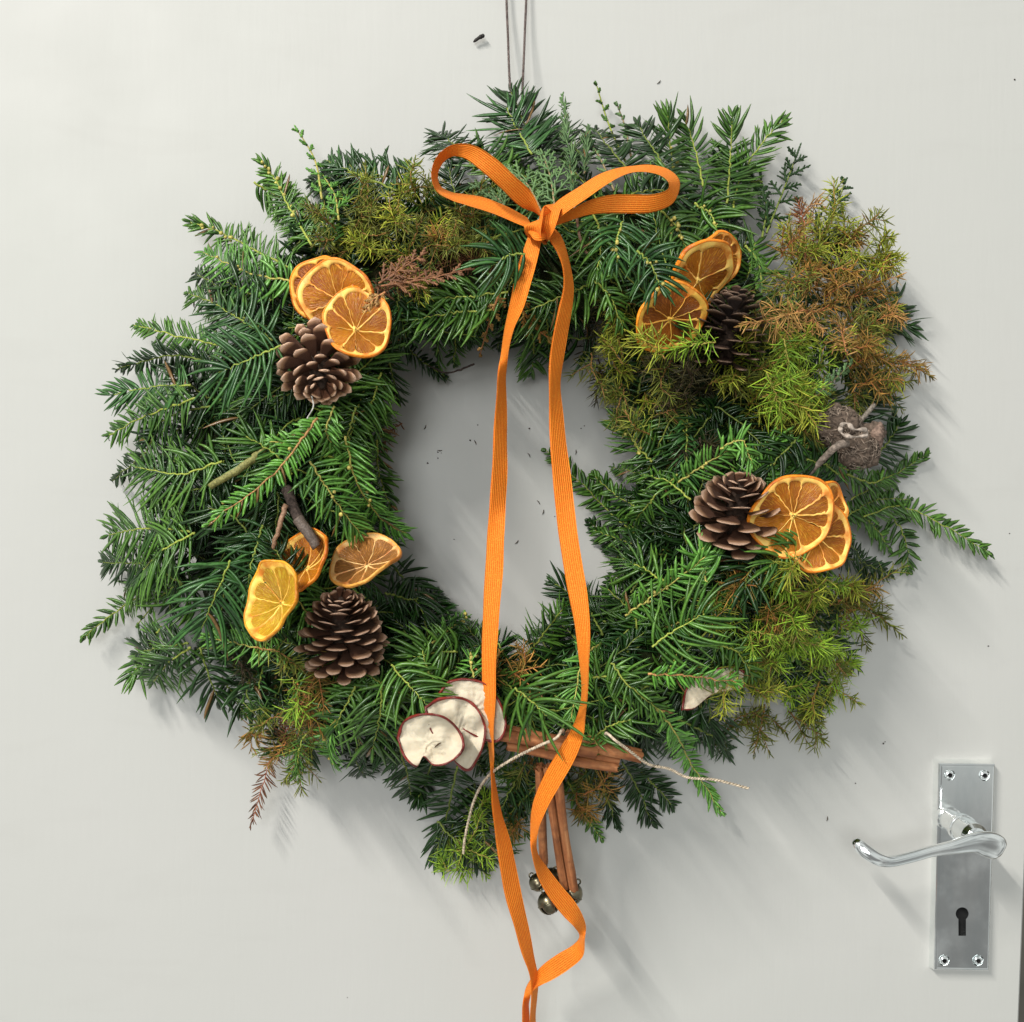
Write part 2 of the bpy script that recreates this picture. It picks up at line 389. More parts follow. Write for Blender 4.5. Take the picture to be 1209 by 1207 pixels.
def cypress(pts, pal, dh=0.0, n=9, Lb=26, w=1.65, spread=42):
    """flat scaly frond: a main shoot, side shoots and their own side shoots"""
    P3 = [P(p[0], p[1], p[2] if len(p) > 2 else max(0.008, dome(p[0], p[1]) + dh)) for p in pts]
    hm = sum(-p.y for p in P3) / len(P3); path = catmull(P3, 24)
    rng = np.random.default_rng(int(abs(pts[0][0] * 13 + pts[-1][1] * 7)))
    U = unit(np.array([rng.normal(0, .3), -1, rng.normal(0, .3)])); T = unit(np.gradient(path, axis=0))
    pl = PAL[pal]; mb = MB(); ms = MB()
    def shoot(o, d, L, r):
        k = max(6, int(L / M(2.2, hm)) * 2); u = np.linspace(0, 1, k)[:, None]
        bend = rng.normal(0, 0.12, 3)
        A = o + d * L * u + bend * L * u ** 2
        rr = r * (1 - 0.45 * u[:, 0]) * np.where(np.arange(k) % 2 == 0, 1.25, 0.8); rr[-1] = r * 0.15
        q = rng.uniform(0, 1); c = tuple(pl[0][i] + (pl[1][i] - pl[0][i]) * q for i in range(3)); ct = pl[2]
        cols = [tuple(c[i] * (1 - .5 * uu) + ct[i] * .5 * uu for i in range(3)) for uu in u[:, 0]]
        tube(mb, A, rr, 5, cols); return A
    tube(ms, path, np.linspace(M(1.5, hm), M(.7, hm), 24), 5, pl[3])
    for i in range(n):
        s = 0.12 + 0.86 * i / (n - 1); k = int(s * 23); side = 1 if i % 2 else -1
        Sd = np.cross(T[k], U); an = math.radians(spread + rng.normal(0, 6))
        d = unit(T[k] * math.cos(an) + Sd * side * math.sin(an) + rng.normal(0, 0.08, 3))
        L = M(Lb, hm) * (1.1 - 0.65 * s) * rng.uniform(.8, 1.15)
        A = shoot(path[k], d, L, M(w, hm))
        for j in range(6):
            kk = int(len(A) * (0.12 + 0.14 * j)); sd2 = 1 if j % 2 else -1
            d2 = unit(d * math.cos(.7) + np.cross(d, U) * sd2 * math.sin(.7) + rng.normal(0, .08, 3))
            shoot(A[min(kk, len(A) - 1)], d2, L * 0.42 * (1.1 - .15 * j), M(w * .85, hm))
    shoot(path[-2], T[-1], M(Lb * .4, hm), M(w, hm))
    st = ms.build('cypress_sprig', M_STEM, origin=P3[0]); st.parent = wreath; st.location = P3[0] - W0
    o = mb.build('scale_leaves', M_THIN, origin=P3[0]); o.parent = st; o.location = (0, 0, 0); o['kind'] = 'stuff'

A_, B_, E_, F_, Q_ = 'plum_yew_sprig', 'yew_sprig', 'hemlock_sprig', 'feathery_sprig', 'rosemary_sprig'

# ---- the mass of the wreath: sprigs filling the ring, deepest first and coloured darker to stand in for inner shade
ZONES = [  # cx, cy, rx, ry, kind, palettes
 (480, 262, 95, 48, F_, ['yellow', 'olive', 'yellow', 'olive']), (500, 308, 56, 22, F_, ['maroon', 'bronze', 'olive', 'yellow']),
 (975, 340, 80, 88, F_, ['bronze', 'yellow', 'bronze', 'olive', 'yellow', 'tan']), (905, 455, 75, 65, F_, ['yellow', 'lime', 'olive', 'yellow']),
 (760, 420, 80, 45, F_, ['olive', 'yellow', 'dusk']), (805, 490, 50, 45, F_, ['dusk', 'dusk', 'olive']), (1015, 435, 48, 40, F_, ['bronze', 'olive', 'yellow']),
 (940, 760, 92, 90, F_, ['lime', 'yellow', 'olive', 'lime']), (900, 690, 60, 30, F_, ['olive', 'bronze', 'yellow']),
 (348, 832, 40, 40, F_, ['olive', 'bronze', 'mid']), (565, 1000, 35, 32, F_, ['lime']), (640, 935, 60, 35, F_, ['olive', 'bronze', 'mid']),
 (640, 205, 60, 38, 'C', ['grey', 'mid']), (930, 250, 45, 40, 'C', ['dark', 'mid']), (385, 215, 45, 35, 'C', ['light', 'mid']),
]
def zone(px, py):
    c = [z for z in ZONES if ((px - z[0]) / z[2]) ** 2 + ((py - z[1]) / z[3]) ** 2 < 1]
    return R.choice(c) if c else None
def fill(n, lo, hi, dhr, dark):
    for i in range(n):
        a = 360.0 * (i + R.random()) / n * (7 if n > 40 else 1) % 360; t = R.uniform(lo, hi)
        px, py = polar(a, t)
        out = (1 if t > 0.42 else -1)
        ang = a + (0 if out > 0 else 180) + R.gauss(0, 42)
        if 0.32 < t < 0.6: ang = a + R.choice([-1, 1]) * R.uniform(40, 110)
        L = R.uniform(60, 100)
        ca, sa = math.cos(math.radians(ang)), math.sin(math.radians(ang))
        tx, ty = px + L * ca, py + L * sa
        tt, _ = tof(tx, ty)
        if tt > .9 or tt < 0.05:
            k = 0.45; tx, ty = px + L * ca * k, py + L * sa * k
        bx, by = px - L * .35 * ca, py - L * .35 * sa
        z = zone((px + tx) / 2, (py + ty) / 2)
        if dark and R.random() < .65: z = None
        dh = R.uniform(*dhr); sw = R.gauss(0, 8)
        pts = [(bx, by), (px - sw * sa, py + sw * ca), (tx, ty)]
        h = [max(.01, dome(px, py) + dh - .012), dome(px, py) + dh, max(.012, dome(tx, ty) + dh + R.uniform(-.008, .01))]
        pts = [(*p, hh) for p, hh in zip(pts, h)]
        if z and z[4] == 'C': cypress(pts, R.choice(z[5]), n=11, Lb=28)
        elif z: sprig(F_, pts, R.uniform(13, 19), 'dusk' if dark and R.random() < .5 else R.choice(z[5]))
        else:
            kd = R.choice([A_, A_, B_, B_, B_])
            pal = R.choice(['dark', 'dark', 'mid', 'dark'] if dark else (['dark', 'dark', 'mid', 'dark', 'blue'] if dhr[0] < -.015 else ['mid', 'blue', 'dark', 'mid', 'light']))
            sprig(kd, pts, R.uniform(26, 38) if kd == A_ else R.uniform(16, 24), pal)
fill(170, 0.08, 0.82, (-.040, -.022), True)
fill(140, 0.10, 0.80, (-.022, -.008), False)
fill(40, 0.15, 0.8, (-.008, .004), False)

# ---- feathery patches get extra tufts over backing yew coloured dark for the shade behind them
for cx, cy, rx, ry, kd, pals in ZONES:
    if kd != F_: continue
    for i in range(int(rx * ry / 900) + 1):
        a = R.uniform(0, 6.283); q = math.sqrt(R.random()) * .7; x, y = cx + rx * q * math.cos(a), cy + ry * q * math.sin(a)
        d = math.atan2(y - 595, x - 600) + R.gauss(0, .9); L = 38; h = max(.03, dome(x, y) - .026)
        sprig(B_, [(x - L * math.cos(d), y - L * math.sin(d), h), (x, y, h + .004), (min(1050, x + L * math.cos(d)), y + L * math.sin(d), h - .006)], 20, 'dark')
    for i in range(int(rx * ry / 215)):
        a = R.uniform(0, 6.283); r = math.sqrt(R.random()) * 0.92
        x, y = cx + rx * r * math.cos(a), cy + ry * r * math.sin(a)
        d = R.uniform(0, 6.283); L = R.uniform(26, 56)
        if cx > 900 or cx < 400: d = math.atan2(y - 595, x - 600) + R.gauss(0, .8)
        h = max(.035, dome(x, y)) + R.uniform(-.022, .012)
        tx, ty = min(1066, x + L * math.cos(d)), y + L * math.sin(d)
        pts = [(x, y, h - .006), ((x + tx) / 2 + R.gauss(0, 4), (y + ty) / 2 + R.gauss(0, 4), h + .004), (tx, ty, h + R.uniform(-.004, .014))]
        sprig(F_, pts, R.uniform(14, 21), R.choice(pals))

# ---- sprigs that can be told apart in the photograph
KEY = [
 # upper left
 (B_, [(345, 318), (292, 291), (262, 275), (224, 262)], 25, 'mid', .004, 9), (A_, [(352, 332), (300, 324), (240, 298)], 26, 'light', .008, 8),
 (B_, [(368, 290), (342, 245), (325, 212), (308, 192)], 24, 'mid', .006, 14), (A_, [(300, 215), (330, 235), (352, 262)], 20, 'mid', .0, 0),
 (A_, [(490, 212), (430, 208), (368, 213)], 27, 'dark', -.01, 0), (A_, [(470, 225), (420, 205), (385, 190)], 24, 'blue', -.004, 0),
 (B_, [(310, 388), (270, 366), (221, 346)], 22, 'mid', .004, 0), (B_, [(300, 352), (262, 340), (230, 322)], 22, 'dark', -.004, 0),
 (B_, [(270, 410), (215, 398), (158, 384)], 20, 'mid', .004, 0), (B_, [(262, 432), (200, 420), (138, 436)], 20, 'dark', .004, 0),
 (A_, [(332, 408), (295, 424), (258, 440)], 42, 'blue', .022, 0), (A_, [(322, 402), (288, 380), (255, 360)], 36, 'blue', .012, 0),
 (A_, [(225, 455), (175, 458), (130, 466)], 26, 'blue', .004, 0), (B_, [(232, 470), (170, 492), (128, 515)], 24, 'mid', .006, 0),
 (B_, [(250, 480), (205, 490), (165, 520)], 26, 'dark', -.006, 0), (B_, [(190, 500), (170, 535), (133, 568)], 16, 'dark', -.01, 0),
 (A_, [(262, 545), (212, 560), (160, 552)], 38, 'mid', .010, 0), (A_, [(280, 560), (225, 580), (180, 590)], 34, 'dark', .0, 0),
 (A_, [(225, 628), (170, 624), (128, 632)], 34, 'mid', .010, 0), (A_, [(230, 630), (190, 652), (150, 694)], 36, 'mid', .012, 0),
 (A_, [(215, 690), (175, 668), (122, 664)], 26, 'dark', .0, 0), (B_, [(180, 695), (146, 716), (98, 753)], 17, 'mid', -.004, 0),
 (A_, [(272, 662), (258, 695), (238, 742)], 43, 'blue', .024, 0), (A_, [(225, 765), (200, 782), (180, 806)], 30, 'mid', .010, 0),
 (A_, [(222, 760), (190, 765), (160, 772)], 28, 'dark', .004, 0), (A_, [(236, 765), (246, 795), (258, 830)], 26, 'dark', -.004, 0),
 (A_, [(190, 740), (170, 775), (155, 800)], 26, 'mid', .0, 0), (B_, [(262, 800), (275, 820), (290, 845)], 14, 'dark', -.02, 0),
 (A_, [(300, 640), (275, 610), (245, 600)], 34, 'dark', .012, 0), (A_, [(310, 620), (300, 655), (290, 700)], 34, 'blue', .014, 0),
 (A_, [(350, 690), (335, 665), (318, 640)], 24, 'dark', .020, 0), (A_, [(345, 560), (330, 540), (290, 515)], 32, 'mid', .008, 0),
 (B_, [(375, 494), (325, 558), (246, 620)], 17, 'tanst', .030, 4), (B_, [(375, 494), (352, 520), (318, 522)], 16, 'light', .026, 0),
 (B_, [(395, 480), (385, 510), (398, 530)], 18, 'light', .024, 0), (B_, [(366, 545), (388, 580), (425, 630)], 29, 'light', .028, 6),
 (B_, [(408, 515), (420, 566), (450, 612), (480, 630)], 26, 'light', .026, 5), (B_, [(420, 480), (412, 520), (430, 570)], 26, 'mid', .014, 0),
 (A_, [(450, 440), (440, 480), (452, 520)], 24, 'mid', .010, 0), (B_, [(455, 400), (462, 440), (472, 475)], 20, 'dark', .0, 0),
 (B_, [(445, 520), (448, 560), (462, 600)], 20, 'mid', .006, 0), (B_, [(470, 395), (490, 420), (528, 448)], 14, 'dark', -.02, 0),
 # top
 (A_, [(628, 182), (612, 155), (598, 128)], 40, 'blue', .010, 0), (A_, [(640, 190), (625, 160), (603, 108)], 34, 'dark', .0, 0),
 (A_, [(560, 200), (540, 175), (518, 158)], 27, 'dark', .0, 0), (A_, [(600, 210), (580, 190), (560, 175)], 30, 'mid', .0, 0),
 (Q_, [(676, 232), (672, 175), (664, 112)], 13, 'grey', .018, 0), (Q_, [(690, 205), (692, 180), (695, 150)], 12, 'grey', .01, 0),
 (A_, [(745, 205), (720, 175), (703, 152)], 26, 'dark', .0, 0), (A_, [(790, 205), (772, 178), (752, 146)], 26, 'dark', .004, 0),
 (A_, [(798, 225), (792, 180), (788, 135)], 28, 'mid', .010, 6), (A_, [(830, 220), (822, 180), (808, 140)], 26, 'mid', .0, 0),
 (A_, [(690, 190), (670, 165), (655, 150)], 24, 'dark', -.004, 0), (B_, [(865, 250), (872, 215), (899, 170), (924, 142)], 28, 'mid', .004, 0),
 (A_, [(858, 240), (862, 190), (865, 135)], 26, 'mid', .004, 0), (A_, [(900, 215), (870, 212), (850, 190)], 24, 'dark', .0, 0),
 (A_, [(620, 300), (600, 302), (580, 314)], 34, 'blue', .030, 0), (A_, [(580, 366), (530, 370), (488, 380)], 28, 'mid', .014, 0),
 (A_, [(600, 345), (560, 350), (520, 352)], 28, 'mid', .006, 0), (A_, [(735, 262), (728, 285), (728, 310)], 28, 'blue', .026, 8),
 (A_, [(752, 296), (768, 312), (780, 340)], 29, 'blue', .042, 6), (A_, [(700, 250), (710, 280), (705, 320)], 28, 'mid', .010, 0),
 (A_, [(780, 250), (800, 270), (812, 300)], 26, 'mid', .010, 16), (B_, [(700, 330), (720, 350), (735, 385)], 20, 'mid', .012, 0),
 (A_, [(625, 385), (630, 410), (628, 440)], 22, 'mid', -.004, 0), (A_, [(820, 240), (840, 255), (850, 285)], 26, 'mid', .006, 8),
 (A_, [(745, 230), (775, 225), (812, 235)], 28, 'dark', .006, 0), (A_, [(470, 340), (470, 365), (480, 400)], 24, 'dark', .008, 0),
 (A_, [(320, 355), (290, 345), (262, 330)], 30, 'dark', .004, 0),
 # upper right
 (F_, [(950, 305), (950, 270), (942, 236)], 20, 'russet', .014, 0), (F_, [(985, 318), (1020, 305), (1062, 302)], 21, 'yellow', .012, 0),
 (F_, [(1000, 330), (1030, 310), (1050, 288)], 18, 'yellow', .006, 0), (F_, [(960, 340), (930, 330), (905, 345)], 18, 'olive', .022, 0),
 (F_, [(950, 366), (915, 376), (876, 385)], 21, 'tan', .030, 0), (F_, [(1000, 420), (995, 395), (998, 380)], 18, 'tan', .022, 0),
 (F_, [(990, 405), (1030, 420), (1070, 428), (1096, 438)], 19, 'bronze', .004, 0), (F_, [(1010, 430), (1040, 455), (1080, 450)], 18, 'olive', -.006, 0),
 (A_, [(1025, 385), (1050, 382), (1075, 385)], 26, 'dark', -.008, 0), (A_, [(1030, 395), (1050, 370), (1060, 350)], 24, 'dark', -.012, 0),
 (F_, [(925, 400), (930, 430), (932, 448)], 24, 'lime', .026, 0), (F_, [(905, 440), (915, 465), (925, 490)], 25, 'lime', .026, 0),
 (F_, [(920, 470), (945, 480), (960, 500)], 22, 'yellow', .022, 0), (F_, [(845, 404), (815, 408), (782, 416)], 22, 'lime', .034, 0),
 (F_, [(735, 430), (722, 412), (712, 398)], 22, 'yellow', .018, 0), (F_, [(785, 424), (768, 408), (748, 398)], 22, 'yellow', .036, 0),
 (A_, [(1015, 500), (1030, 475), (1040, 450)], 24, 'dark', -.02, 0), (A_, [(1030, 545), (1050, 520), (1062, 500)], 24, 'dark', -.02, 0),
 (A_, [(940, 520), (925, 535), (905, 555)], 26, 'dark', .010, 0), (A_, [(990, 560), (965, 545), (930, 545)], 24, 'dark', .008, 0),
 # right
 (B_, [(800, 570), (830, 550), (865, 528)], 20, 'light', .022, 3), (B_, [(850, 530), (875, 520), (888, 548)], 19, 'light', .024, 0),
 (B_, [(815, 590), (790, 570), (760, 560)], 18, 'mid', .010, 0), (A_, [(770, 545), (750, 525), (732, 490)], 26, 'mid', .006, 7),
 (E_, [(760, 640), (720, 605), (690, 575), (645, 532)], 16, 'mid', -.024, 0), (E_, [(780, 610), (735, 590), (700, 560)], 16, 'mid', -.020, 0),
 (E_, [(790, 650), (740, 640), (700, 625)], 16, 'mid', -.018, 0), (E_, [(740, 665), (720, 640), (695, 615)], 15, 'dark', -.022, 0),
 (B_, [(800, 560), (770, 590), (750, 615)], 18, 'mid', .006, 0), (E_, [(785, 585), (755, 560), (722, 552)], 15, 'mid', -.012, 0),
 (E_, [(1005, 590), (1050, 565), (1094, 536)], 17, 'mid', -.012, 0), (E_, [(1020, 610), (1060, 598), (1110, 618), (1170, 654)], 17, 'mid', -.006, 0),
 (E_, [(1050, 605), (1068, 635), (1072, 674)], 16, 'mid', -.010, 0), (E_, [(1000, 610), (1035, 590), (1075, 590)], 16, 'mid', -.014, 0),
 (B_, [(1000, 560), (1030, 570), (1055, 560)], 18, 'mid', -.010, 0), (B_, [(985, 655), (1020, 665), (1052, 680)], 17, 'dark', -.02, 0),
 (B_, [(990, 640), (1010, 650), (1028, 690)], 16, 'dark', -.02, 0), (E_, [(1000, 600), (1030, 620), (1050, 650)], 16, 'mid', -.02, 0),
 (F_, [(945, 655), (936, 670), (932, 680)], 24, 'yellow', .034, 0), (F_, [(975, 685), (964, 695), (958, 705)], 22, 'yellow', .028, 0),
 (F_, [(980, 715), (1020, 712), (1065, 750)], 20, 'olive', .0, 0), (F_, [(990, 710), (1015, 700), (1030, 690)], 18, 'bronze', .0, 0),
 (A_, [(905, 660), (885, 675), (878, 700)], 28, 'dark', .014, 0), (A_, [(955, 640), (925, 655), (905, 672)], 26, 'mid', .026, 0),
 # lower right
 (A_, [(770, 764), (795, 745), (832, 725)], 42, 'mid', .024, 0), (B_, [(765, 796), (815, 798), (872, 806)], 16, 'tanst', .022, 0),
 (B_, [(738, 727), (785, 695), (836, 655)], 23, 'light', .022, 7), (B_, [(770, 830), (800, 870), (815, 900), (852, 960)], 17, 'light', .008, 0),
 (B_, [(720, 780), (745, 812), (785, 843)], 20, 'mid', .018, 0), (A_, [(790, 690), (760, 672), (735, 660)], 28, 'mid', .010, 0),
 (A_, [(745, 700), (760, 675), (755, 650)], 26, 'dark', .0, 0), (A_, [(715, 735), (690, 712), (655, 690)], 26, 'dark', -.006, 0),
 (A_, [(712, 750), (700, 728), (692, 700)], 26, 'dark', -.004, 0), (A_, [(835, 690), (828, 668), (830, 645)], 26, 'light', .016, 4),
 (B_, [(622, 772), (645, 745), (668, 714)], 26, 'mid', .006, 0), (A_, [(608, 812), (625, 826), (646, 845)], 43, 'mid', .028, 0),
 (A_, [(700, 800), (725, 800), (750, 808)], 30, 'mid', .014, 0), (A_, [(700, 870), (725, 855), (745, 850)], 24, 'mid', .020, 0),
 (B_, [(712, 905), (705, 880), (692, 862)], 18, 'light', .022, 0), (B_, [(800, 850), (840, 870), (862, 890)], 22, 'dark', -.01, 0),
 (B_, [(700, 900), (715, 935), (728, 975)], 20, 'dark', -.014, 0), (B_, [(735, 900), (755, 935), (770, 972)], 20, 'dark', -.016, 0),
 (B_, [(755, 910), (775, 930), (794, 952)], 18, 'dark', -.02, 0), (B_, [(670, 920), (690, 960), (710, 990)], 12, 'mid', -.02, 0),
 (F_, [(845, 880), (870, 850), (900, 838)], 15, 'olive', -.018, 0), (F_, [(880, 850), (905, 845), (924, 862)], 14, 'olive', -.024, 0),
 (F_, [(930, 820), (945, 840), (960, 850)], 15, 'lime', -.02, 0), (B_, [(840, 760), (870, 770), (890, 800)], 20, 'mid', .008, 0),
 (B_, [(345, 300), (365, 268), (392, 240)], 22, 'dark', -.008, 0), (B_, [(395, 290), (380, 262), (350, 250)], 22, 'mid', -.004, 0), (B_, [(420, 270), (405, 240), (400, 205)], 20, 'dark', -.01, 0),
 # lower left and bottom
 (A_, [(540, 905), (528, 960), (514, 1015)], 25, 'dark', -.012, 0), (A_, [(560, 925), (558, 965), (540, 1000)], 24, 'dark', -.018, 0),
 (F_, [(362, 820), (340, 860), (320, 895), (296, 975)], 18, 'russet', .0, 0), (F_, [(385, 850), (365, 885), (340, 925)], 16, 'olive', -.01, 0),
 (F_, [(345, 800), (352, 822), (350, 840)], 22, 'lime', .020, 0), (F_, [(400, 770), (370, 800), (362, 850)], 16, 'bronze', .004, 0),
 (A_, [(452, 805), (448, 845), (440, 885)], 34, 'mid', .016, 0), (A_, [(420, 810), (405, 838), (394, 862)], 30, 'mid', .014, 0),
 (A_, [(462, 785), (482, 808), (504, 832)], 34, 'mid', .018, 0), (B_, [(398, 845), (386, 875), (396, 905)], 20, 'light', .006, 8),
 (A_, [(470, 880), (480, 910), (486, 940)], 22, 'dark', -.008, 0), (A_, [(425, 870), (420, 895), (430, 915)], 22, 'dark', -.006, 0),
 (A_, [(372, 880), (350, 890), (320, 868)], 22, 'dark', -.008, 0), (A_, [(510, 900), (502, 925), (492, 945)], 20, 'dark', -.01, 0),
 (A_, [(540, 770), (515, 771), (488, 775)], 32, 'mid', .010, 0), (B_, [(510, 760), (536, 740), (552, 728)], 17, 'light', .006, 5),
 (A_, [(455, 700), (485, 708), (515, 700)], 26, 'dark', .0, 0), (A_, [(465, 670), (480, 690), (500, 725)], 28, 'dark', .002, 0),
 (B_, [(560, 800), (555, 782), (556, 770)], 20, 'light', .012, 5), (A_, [(520, 810), (505, 790), (498, 765)], 28, 'mid', .012, 0),
 (F_, [(560, 985), (570, 1000), (580, 1015)], 19, 'lime', .0, 0), (F_, [(545, 1000), (560, 1015), (575, 1035)], 17, 'lime', -.01, 0),
 (F_, [(600, 940), (602, 975), (596, 1010)], 20, 'mid', -.014, 0), (F_, [(620, 900), (610, 930), (612, 960)], 18, 'olive', .0, 0),
 (F_, [(690, 905), (695, 930), (690, 960)], 18, 'olive', -.01, 0), (F_, [(560, 790), (580, 800), (590, 770)], 16, 'bronze', .01, 0),
 (A_, [(415, 640), (440, 650), (462, 640)], 24, 'dark', .010, 0), (A_, [(500, 700), (520, 740), (540, 760)], 22, 'dark', -.014, 0),
 (F_, [(600, 800), (620, 785), (610, 760)], 16, 'bronze', .006, 0), (F_, [(475, 500), (458, 512), (450, 530)], 14, 'maroon', -.004, 0),
 (F_, [(300, 765), (330, 770), (352, 790)], 20, 'olive', .016, 0), (F_, [(275, 775), (290, 790), (300, 805)], 12, 'dusk', -.01, 0),
]
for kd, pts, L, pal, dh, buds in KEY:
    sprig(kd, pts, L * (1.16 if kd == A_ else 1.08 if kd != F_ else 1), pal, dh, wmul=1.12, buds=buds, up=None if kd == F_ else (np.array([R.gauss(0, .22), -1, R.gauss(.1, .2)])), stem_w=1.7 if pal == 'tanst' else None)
for pts, pal, dh, n, Lb in [
  ([(380, 235), (372, 190), (350, 152)], 'light', .006, 9, 18), ([(400, 260), (395, 230), (380, 205)], 'light', .004, 9, 26),
  ([(738, 190), (718, 145), (703, 96)], 'mid', -.004, 9, 14), ([(745, 185), (738, 150), (728, 122)], 'grey', -.004, 9, 12), ([(725, 225), (710, 190), (695, 165)], 'grey', .006, 9, 14),
  ([(640, 250), (620, 215), (590, 200)], 'grey', .012, 13, 36), ([(655, 245), (650, 210), (640, 180)], 'grey', .012, 13, 34), ([(600, 250), (585, 232), (560, 220)], 'grey', .008, 11, 26),
  ([(905, 275), (925, 225), (941, 182)], 'dark', -.004, 11, 34), ([(900, 280), (905, 245), (900, 220)], 'dark', .0, 11, 28), ([(965, 290), (985, 250), (998, 214)], 'dark', -.010, 9, 26),
  ([(960, 470), (985, 448), (1005, 430)], 'grey', .016, 11, 18), ([(880, 290), (895, 310), (900, 340)], 'mid', .008, 9, 28), ([(215, 690), (195, 700), (160, 740)], 'mid', -.01, 9, 20),
  ([(590, 345), (578, 380), (566, 422)], 'tan', .012, 9, 16), ([(610, 355), (630, 385), (652, 402)], 'bronze', .010, 9, 18), ([(450, 338), (500, 330), (553, 318)], 'maroon', .022, 13, 26),
  ([(447, 335), (470, 320), (500, 300)], 'maroon', .020, 11, 26), ([(455, 345), (440, 355), (430, 372)], 'tan', .024, 9, 16)]:
    cypress(pts, pal, dh, n, Lb)

# woody stems showing between the sprigs
def twig(pts, w0, w1, c, name='twig'):
    P3 = [P(x, y, h) for x, y, h in pts]; A = catmull(P3, 16); mb = MB()
    A[1:-1] += NR.normal(0, .00025, (14, 3))
    rr = np.linspace(M(w0, .1), M(w1, .1), 16) * NR.uniform(.95, 1.06, 16)
    tube(mb, A, rr, 9, c); o = mb.build(name, M_FIBRE if c[0] < .1 else M_STEM, origin=P3[0]); o.parent = wreath; o.location = P3[0] - W0
twig([(312, 531, .105), (285, 552, .112), (248, 575, .110)], 5, 4, (.20, .19, .06))
twig([(338, 578, .105), (352, 610, .118), (374, 642, .122)], 6.5, 6, (.045, .032, .026))
twig([(352, 613, .121), (364, 630, .126), (374, 646, .1265)], 6.9, 5.5, (.10, .075, .06))
twig([(338, 596, .120), (328, 628, .122), (319, 656, .118)], 3.2, 2, (.26, .15, .09))
twig([(675, 222, .105), (685, 280, .11), (694, 302, .105)], 1.8, 1.5, (.24, .14, .09))
twig([(560, 430, .04), (530, 440, .035), (505, 432, .03)], 1.4, .9, (.05, .035, .03))

# ------------------------------------------------------------------ pine cones
def scale_mesh(seed, broad=1.0):
    rg = random.Random(seed); rings = [(0, .20, .05, 0), (.35, .42, .07, .0), (.66, .80, .10, .02), (.84, 1.0, .12, .06), (.95, .94, .17, .09), (1.03, .76, .14, .10), (1.08, .42, .07, .10)]
    mb = MB(); v = []; c = []; ns = 8
    for y, w_, th, z in rings:
        jx = rg.gauss(0, .03)
        for k in range(ns):
            a = 2 * math.pi * k / ns
            ca, sa = math.cos(a), math.sin(a)
            ridge = 1 + (0.35 * (1 - abs(ca)) if y > .8 else 0)
            v.append((.5 * broad * w_ * ca + jx, y - .06 * abs(ca) * (y > .8), z + th * .5 * sa * ridge))
            # the exposed tip of the scale is pale wood, the sheltered blade is dark brown
            t = 1.0 if y > .97 else (.75 if y > .9 else .06)
            lo, hi = (.075, .027, .012), (.36, .18, .09)
            if .9 < y < 1.0: hi = (.48, .26, .14)
            if y > 1.0: hi = (.70, .46, .32)
            c.append(tuple(lo[i] * (1 - t) + hi[i] * t for i in range(3)))
    n = len(rings)
    f = [(i * ns + k, i * ns + (k + 1) % ns, (i + 1) * ns + (k + 1) % ns, (i + 1) * ns + k) for i in range(n - 1) for k in range(ns)]
    f.append(tuple((n - 1) * ns + k for k in range(ns)))
    mb.add(v, f, None, c)
    o = mb.build('scale', M_SCALE); me = o.data; bpy.data.objects.remove(o); return me
SM = [scale_mesh(i, b) for i, b in ((1, .95), (2, 1.1), (3, 1.2))]
def pinecone(px, py, h, axis, rad_px, len_px, n, label, e0=-25, e1=72, sl=1.0, prof=None, sw=1.0, tone=1.0, seed=0, th_=.26):
    rg = random.Random(seed)
    c = P(px, py, h); t = empty('pine_cone', c); tag(t, label, 'pine cone', 'pine cones wired to the wreath')
    ax = Vector(axis).normalized(); Rm = M(rad_px, h); H = M(len_px, h)
    q = ax.to_track_quat('Z', 'Y').to_matrix()
    mb = MB(); tube(mb, [q @ Vector((0, 0, z * H * .46)) for z in (-1, -.5, 0, .5, 1)], [Rm * .22, Rm * .34, Rm * .32, Rm * .22, Rm * .06], 9, (.03, .018, .012))
    mb.build('core', M_FIBRE, t)
    meshes = SM
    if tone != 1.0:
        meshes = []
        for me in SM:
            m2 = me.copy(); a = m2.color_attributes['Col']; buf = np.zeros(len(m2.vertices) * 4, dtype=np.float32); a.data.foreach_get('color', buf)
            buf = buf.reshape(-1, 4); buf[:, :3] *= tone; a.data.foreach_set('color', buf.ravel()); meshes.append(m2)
    for i in range(n):
        s = (i + .5) / n; s2 = s ** .92
        z = (-.46 + .92 * s2) * H
        pr = prof(s2) if prof else (math.sin(math.pi * min(1, s2 * .78 + .20)) ** .75)
        L = max(.28 * Rm, Rm * pr) * sl * rg.uniform(.92, 1.08)
        e = math.radians(e0 + (e1 - e0) * s2 ** 1.15 + rg.gauss(0, 4)); ph = i * 2.39996 + rg.gauss(0, .05)
        r0 = Rm * .14
        d = Vector((math.cos(ph) * math.cos(e), math.sin(ph) * math.cos(e), math.sin(e)))
        side = Vector((-math.sin(ph), math.cos(ph), 0)); up = side.cross(d) * -1
        up = d.cross(side) * -1
        o = bpy.data.objects.new('scale', rg.choice(meshes)); COL.objects.link(o); o.parent = t
        wv = Rm * .50 * sw * (.55 + .6 * pr) * rg.uniform(.9, 1.1)
        m3 = Matrix((side * wv, d * L, up * Rm * th_)).transposed()
        m3 = q @ m3
        o.matrix_local = Matrix.Translation(q @ Vector((math.cos(ph) * r0, math.sin(ph) * r0, z - L * math.sin(e) * .35))) @ m3.to_4x4()
    return t
pinecone(377, 434, .112, (.22, -.62, -.75), 45, 78, 66, 'open brown pine cone below the three orange slices at upper left', e0=-22, e1=58, sl=.96, sw=.70, tone=1.7, seed=3, th_=.34)
